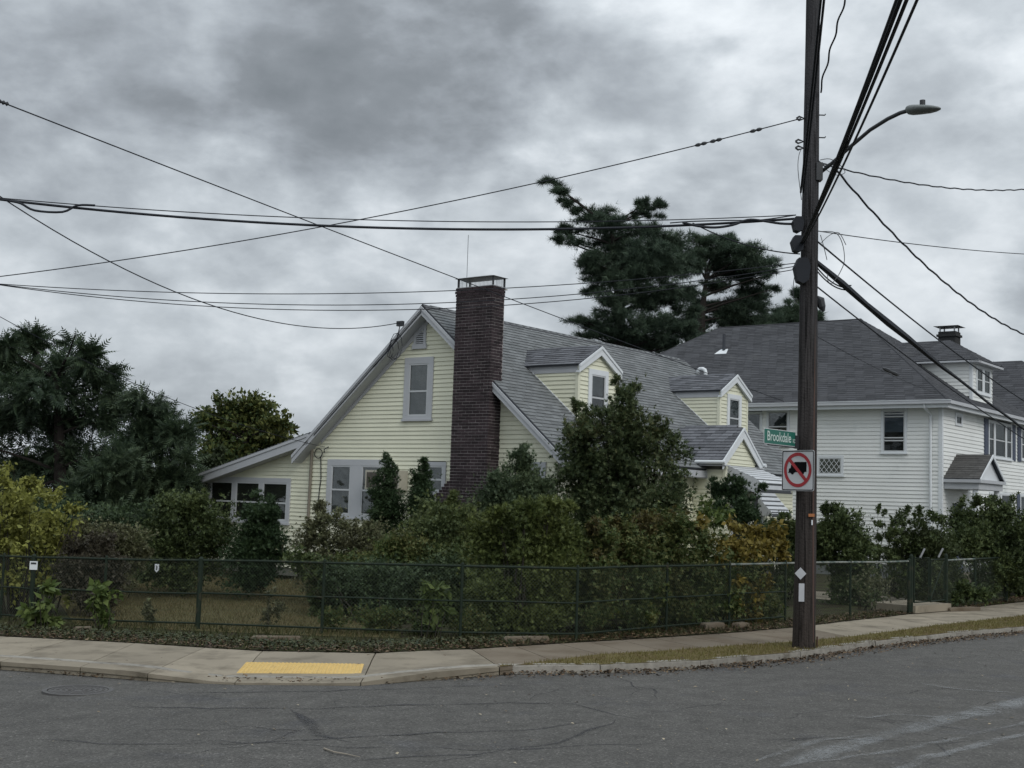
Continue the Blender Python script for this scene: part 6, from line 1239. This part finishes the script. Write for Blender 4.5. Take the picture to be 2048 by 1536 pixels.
M_gl = fm('dry_grass_blade', (.085, .074, .034), (.120, .098, .046), (.085, .084, .034), (.150, .118, .060), ps=.8); M_gv = fm('verge_grass_blade', (.125, .090, .038), (.150, .125, .042), (.120, .115, .034), (.185, .150, .060), ps=.5)
tag(grass('lawn_grass', scatter([(p.x, p.y) for p in lawnp], 36000, rg_), .12, .07, M_gl, rg_, .006), 'short brownish lawn behind the fence', 'grass')
tag(grass('verge_grass', scatter(vpoly, 52000, rg_), .11, .045, M_gv, rg_, .005), 'dry grass verge between the sidewalk and the kerb', 'grass')
stripp = [(p.x, p.y) for p in SI[:-1]] + [(p.x, p.y) for p in (gnd(1950, 1207, .12), gnd(1818, 1222, .12), gnd(1700, 1228, .12), gnd(1560, 1238, .12), gnd(1332, 1256, .12), gnd(1152, 1270, .12), gnd(920, 1268, .12), gnd(643, 1260, .12), gnd(395, 1250, .12), gnd(205, 1243, .12), gnd(0, 1232, .12))]
tag(grass('fence_foot_weeds', scatter(stripp, 16000, rg_), .11, .09, fm('weed_blade', (.028, .040, .014), (.045, .055, .020), (.060, .060, .026), (.038, .05, .018)), rg_, .010), 'weeds along the foot of the fence', 'weeds')
M_lit = fm('fallen_leaf', (.045, .028, .016), (.070, .042, .022), (.105, .068, .036), (.24, .19, .115), tr=0, ps=2.0); M_ivy = fm('ivy_leaf', (0.0198, 0.0308, 0.0132), (0.0330, 0.0462, 0.0198), (0.0495, 0.0550, 0.0242), (0.0660, 0.0418, 0.0242), tr=0)
def flat_leaves(name, P, off, size, m, rng, lift=.03, tilt=.35):
    n = len(P); z = np.array([terr(x) for x in P[:, 0]]) + off + rng.uniform(.003, lift, n)
    a = rng.uniform(0, 2 * math.pi, n); x = np.column_stack([np.cos(a), np.sin(a), rng.uniform(-tilt, tilt, n)]); x /= np.linalg.norm(x, axis=1, keepdims=True)
    zz_ = np.column_stack([rng.uniform(-tilt, tilt, n), rng.uniform(-tilt, tilt, n), np.ones(n)]); zz_ -= (zz_ * x).sum(1, keepdims=True) * x; zz_ /= np.linalg.norm(zz_, axis=1, keepdims=True); y = np.cross(zz_, x)
    T = kite(1, .6, .15); V = np.einsum('nij,vj->nvi', np.stack([x, y, zz_], 2), T) * (size * rng.uniform(.5, 1.3, n))[:, None, None] + np.column_stack([P, z])[:, None, :]
    V = V.reshape(-1, 3); o = npmesh(name, V, np.arange(len(V)).reshape(-1, 4), m); o['kind'] = 'stuff'; return o
def along(L_, n, rng, w0, w1, pw=1.6):
    L_ = [Vector((p.x, p.y, 0)) for p in L_]; seg = np.array([(b - a).length for a, b in zip(L_[:-1], L_[1:])]); cs = np.r_[0, np.cumsum(seg)]; s = rng.uniform(0, cs[-1], n); out = np.zeros((n, 2))
    k = np.clip(np.searchsorted(cs, s) - 1, 0, len(seg) - 1)
    for i in range(n):
        a, b = L_[k[i]], L_[k[i] + 1]; t = (s[i] - cs[k[i]]) / seg[k[i]]; d = (b - a).normalized(); off = w0 + (w1 - w0) * (rng.uniform() ** pw); out[i] = (a.x + (b.x - a.x) * t - d.y * off, a.y + (b.y - a.y) * t + d.x * off)
    return out
gl = np.vstack([along(K2[7:], 5000, rg_, -.0, -.42, 3.2), along(K2[:5], 4200, rg_, -.0, -.40, 2.6), along(K2[4:8], 260, rg_, -.02, -.35, 1.5)])
tag(flat_leaves('gutter_leaves', gl, 0, .05, M_lit, rg_, .04, .6), 'drift of dead leaves in the gutter along the kerb', 'leaves')
fl = along(SI, 9500, rg_, -.03, .75, 1.1); tag(flat_leaves('fence_foot_leaves', fl, .115, .06, M_lit, rg_, .03), 'fallen leaves between the sidewalk and the fence', 'leaves')
iv = along(SI[:9], 4600, rg_, .10, .9, .7); tag(flat_leaves('ivy_ground_cover', iv, .11, .055, M_ivy, rg_, .07, .7), 'low ivy and leaves creeping under the fence', 'ground cover')
swp = [(p.x, p.y) for p in SI] + [(p.x, p.y) for p in reversed(SO)]; tag(flat_leaves('sidewalk_leaves', scatter(swp, 150, rg_), .13, .05, M_lit, rg_, .012, .2), 'a few fallen leaves scattered on the sidewalk', 'leaves')
tag(flat_leaves('verge_leaves', scatter(vpoly, 260, rg_), .14, .055, M_lit, rg_, .02, .3), 'a few fallen leaves scattered on the verge', 'leaves')
rdp = [(p.x, p.y) for p in K2[1:-1]] + [(10, 12), (5, 9), (-5, 9), (-9, 14)]; tag(flat_leaves('road_leaves', scatter(rdp, 300, rg_), .006, .045, fm('pale_dry_leaf', (.10, .075, .045), (.22, .18, .12), (.34, .30, .22), tr=0), rg_, .012, .25), 'a few fallen leaves scattered on the asphalt', 'leaves')
# edging blocks and stones under the fence
for i, (x0_, x1_, yy, hh, lab) in enumerate(((500, 598, 1281, .06, 'flat pale concrete block half buried under the fence'), (1010, 1100, 1283, .07, 'mossy concrete edging block below the big arborvitae'), (1412, 1450, 1259, .10, 'patterned white stone lying at the fence foot'), (1480, 1500, 1256, .07, 'small pale stone left of the pole at the fence foot'), (142, 178, 1262, .06, 'small pale brick in the ivy near the left fence end'), (1900, 1960, 1222, .07, 'row of pale edging stones right of the gate'))):
    a = gnd(x0_, yy, .12); b = gnd(x1_, yy - (2 if x0_ > 1200 else 0), .12); d = (b - a).normalized(); nn = Vector((-d.y, d.x, 0)); w = .16
    vs = [a, b, b + nn * w, a + nn * w]; vs = [v + Vector((random.uniform(-.015, .015), random.uniform(-.015, .015), -.05)) for v in vs]
    cen = sum(vs, Vector()) / 4; top = [v.lerp(cen, .06) + Vector((0, 0, .05 + hh + random.uniform(-.01, .01))) for v in vs]; mid = [v + Vector((0, 0, .04 + hh * .8)) for v in vs]
    hh = hh; tag(MB().add(vs + mid + top, [(0, 1, 5, 4), (1, 2, 6, 5), (2, 3, 7, 6), (3, 0, 4, 7), (4, 5, 9, 8), (5, 6, 10, 9), (6, 7, 11, 10), (7, 4, 8, 11), (8, 9, 10, 11)]).build('stone_block', M_conc2), lab, 'stone')
# fallen twig on the road
tag(MB().tube([gnd(648, 1497, .01), gnd(668, 1504, .015), gnd(692, 1508, .01), gnd(720, 1514, .01)], [.009, .007, .006, .003], 5).build('fallen_twig', mat('dry_twig', (.25, .22, .18), .9)), 'pale dry twig lying on the asphalt in the foreground', 'twig')
print('objects', len(bpy.data.objects))
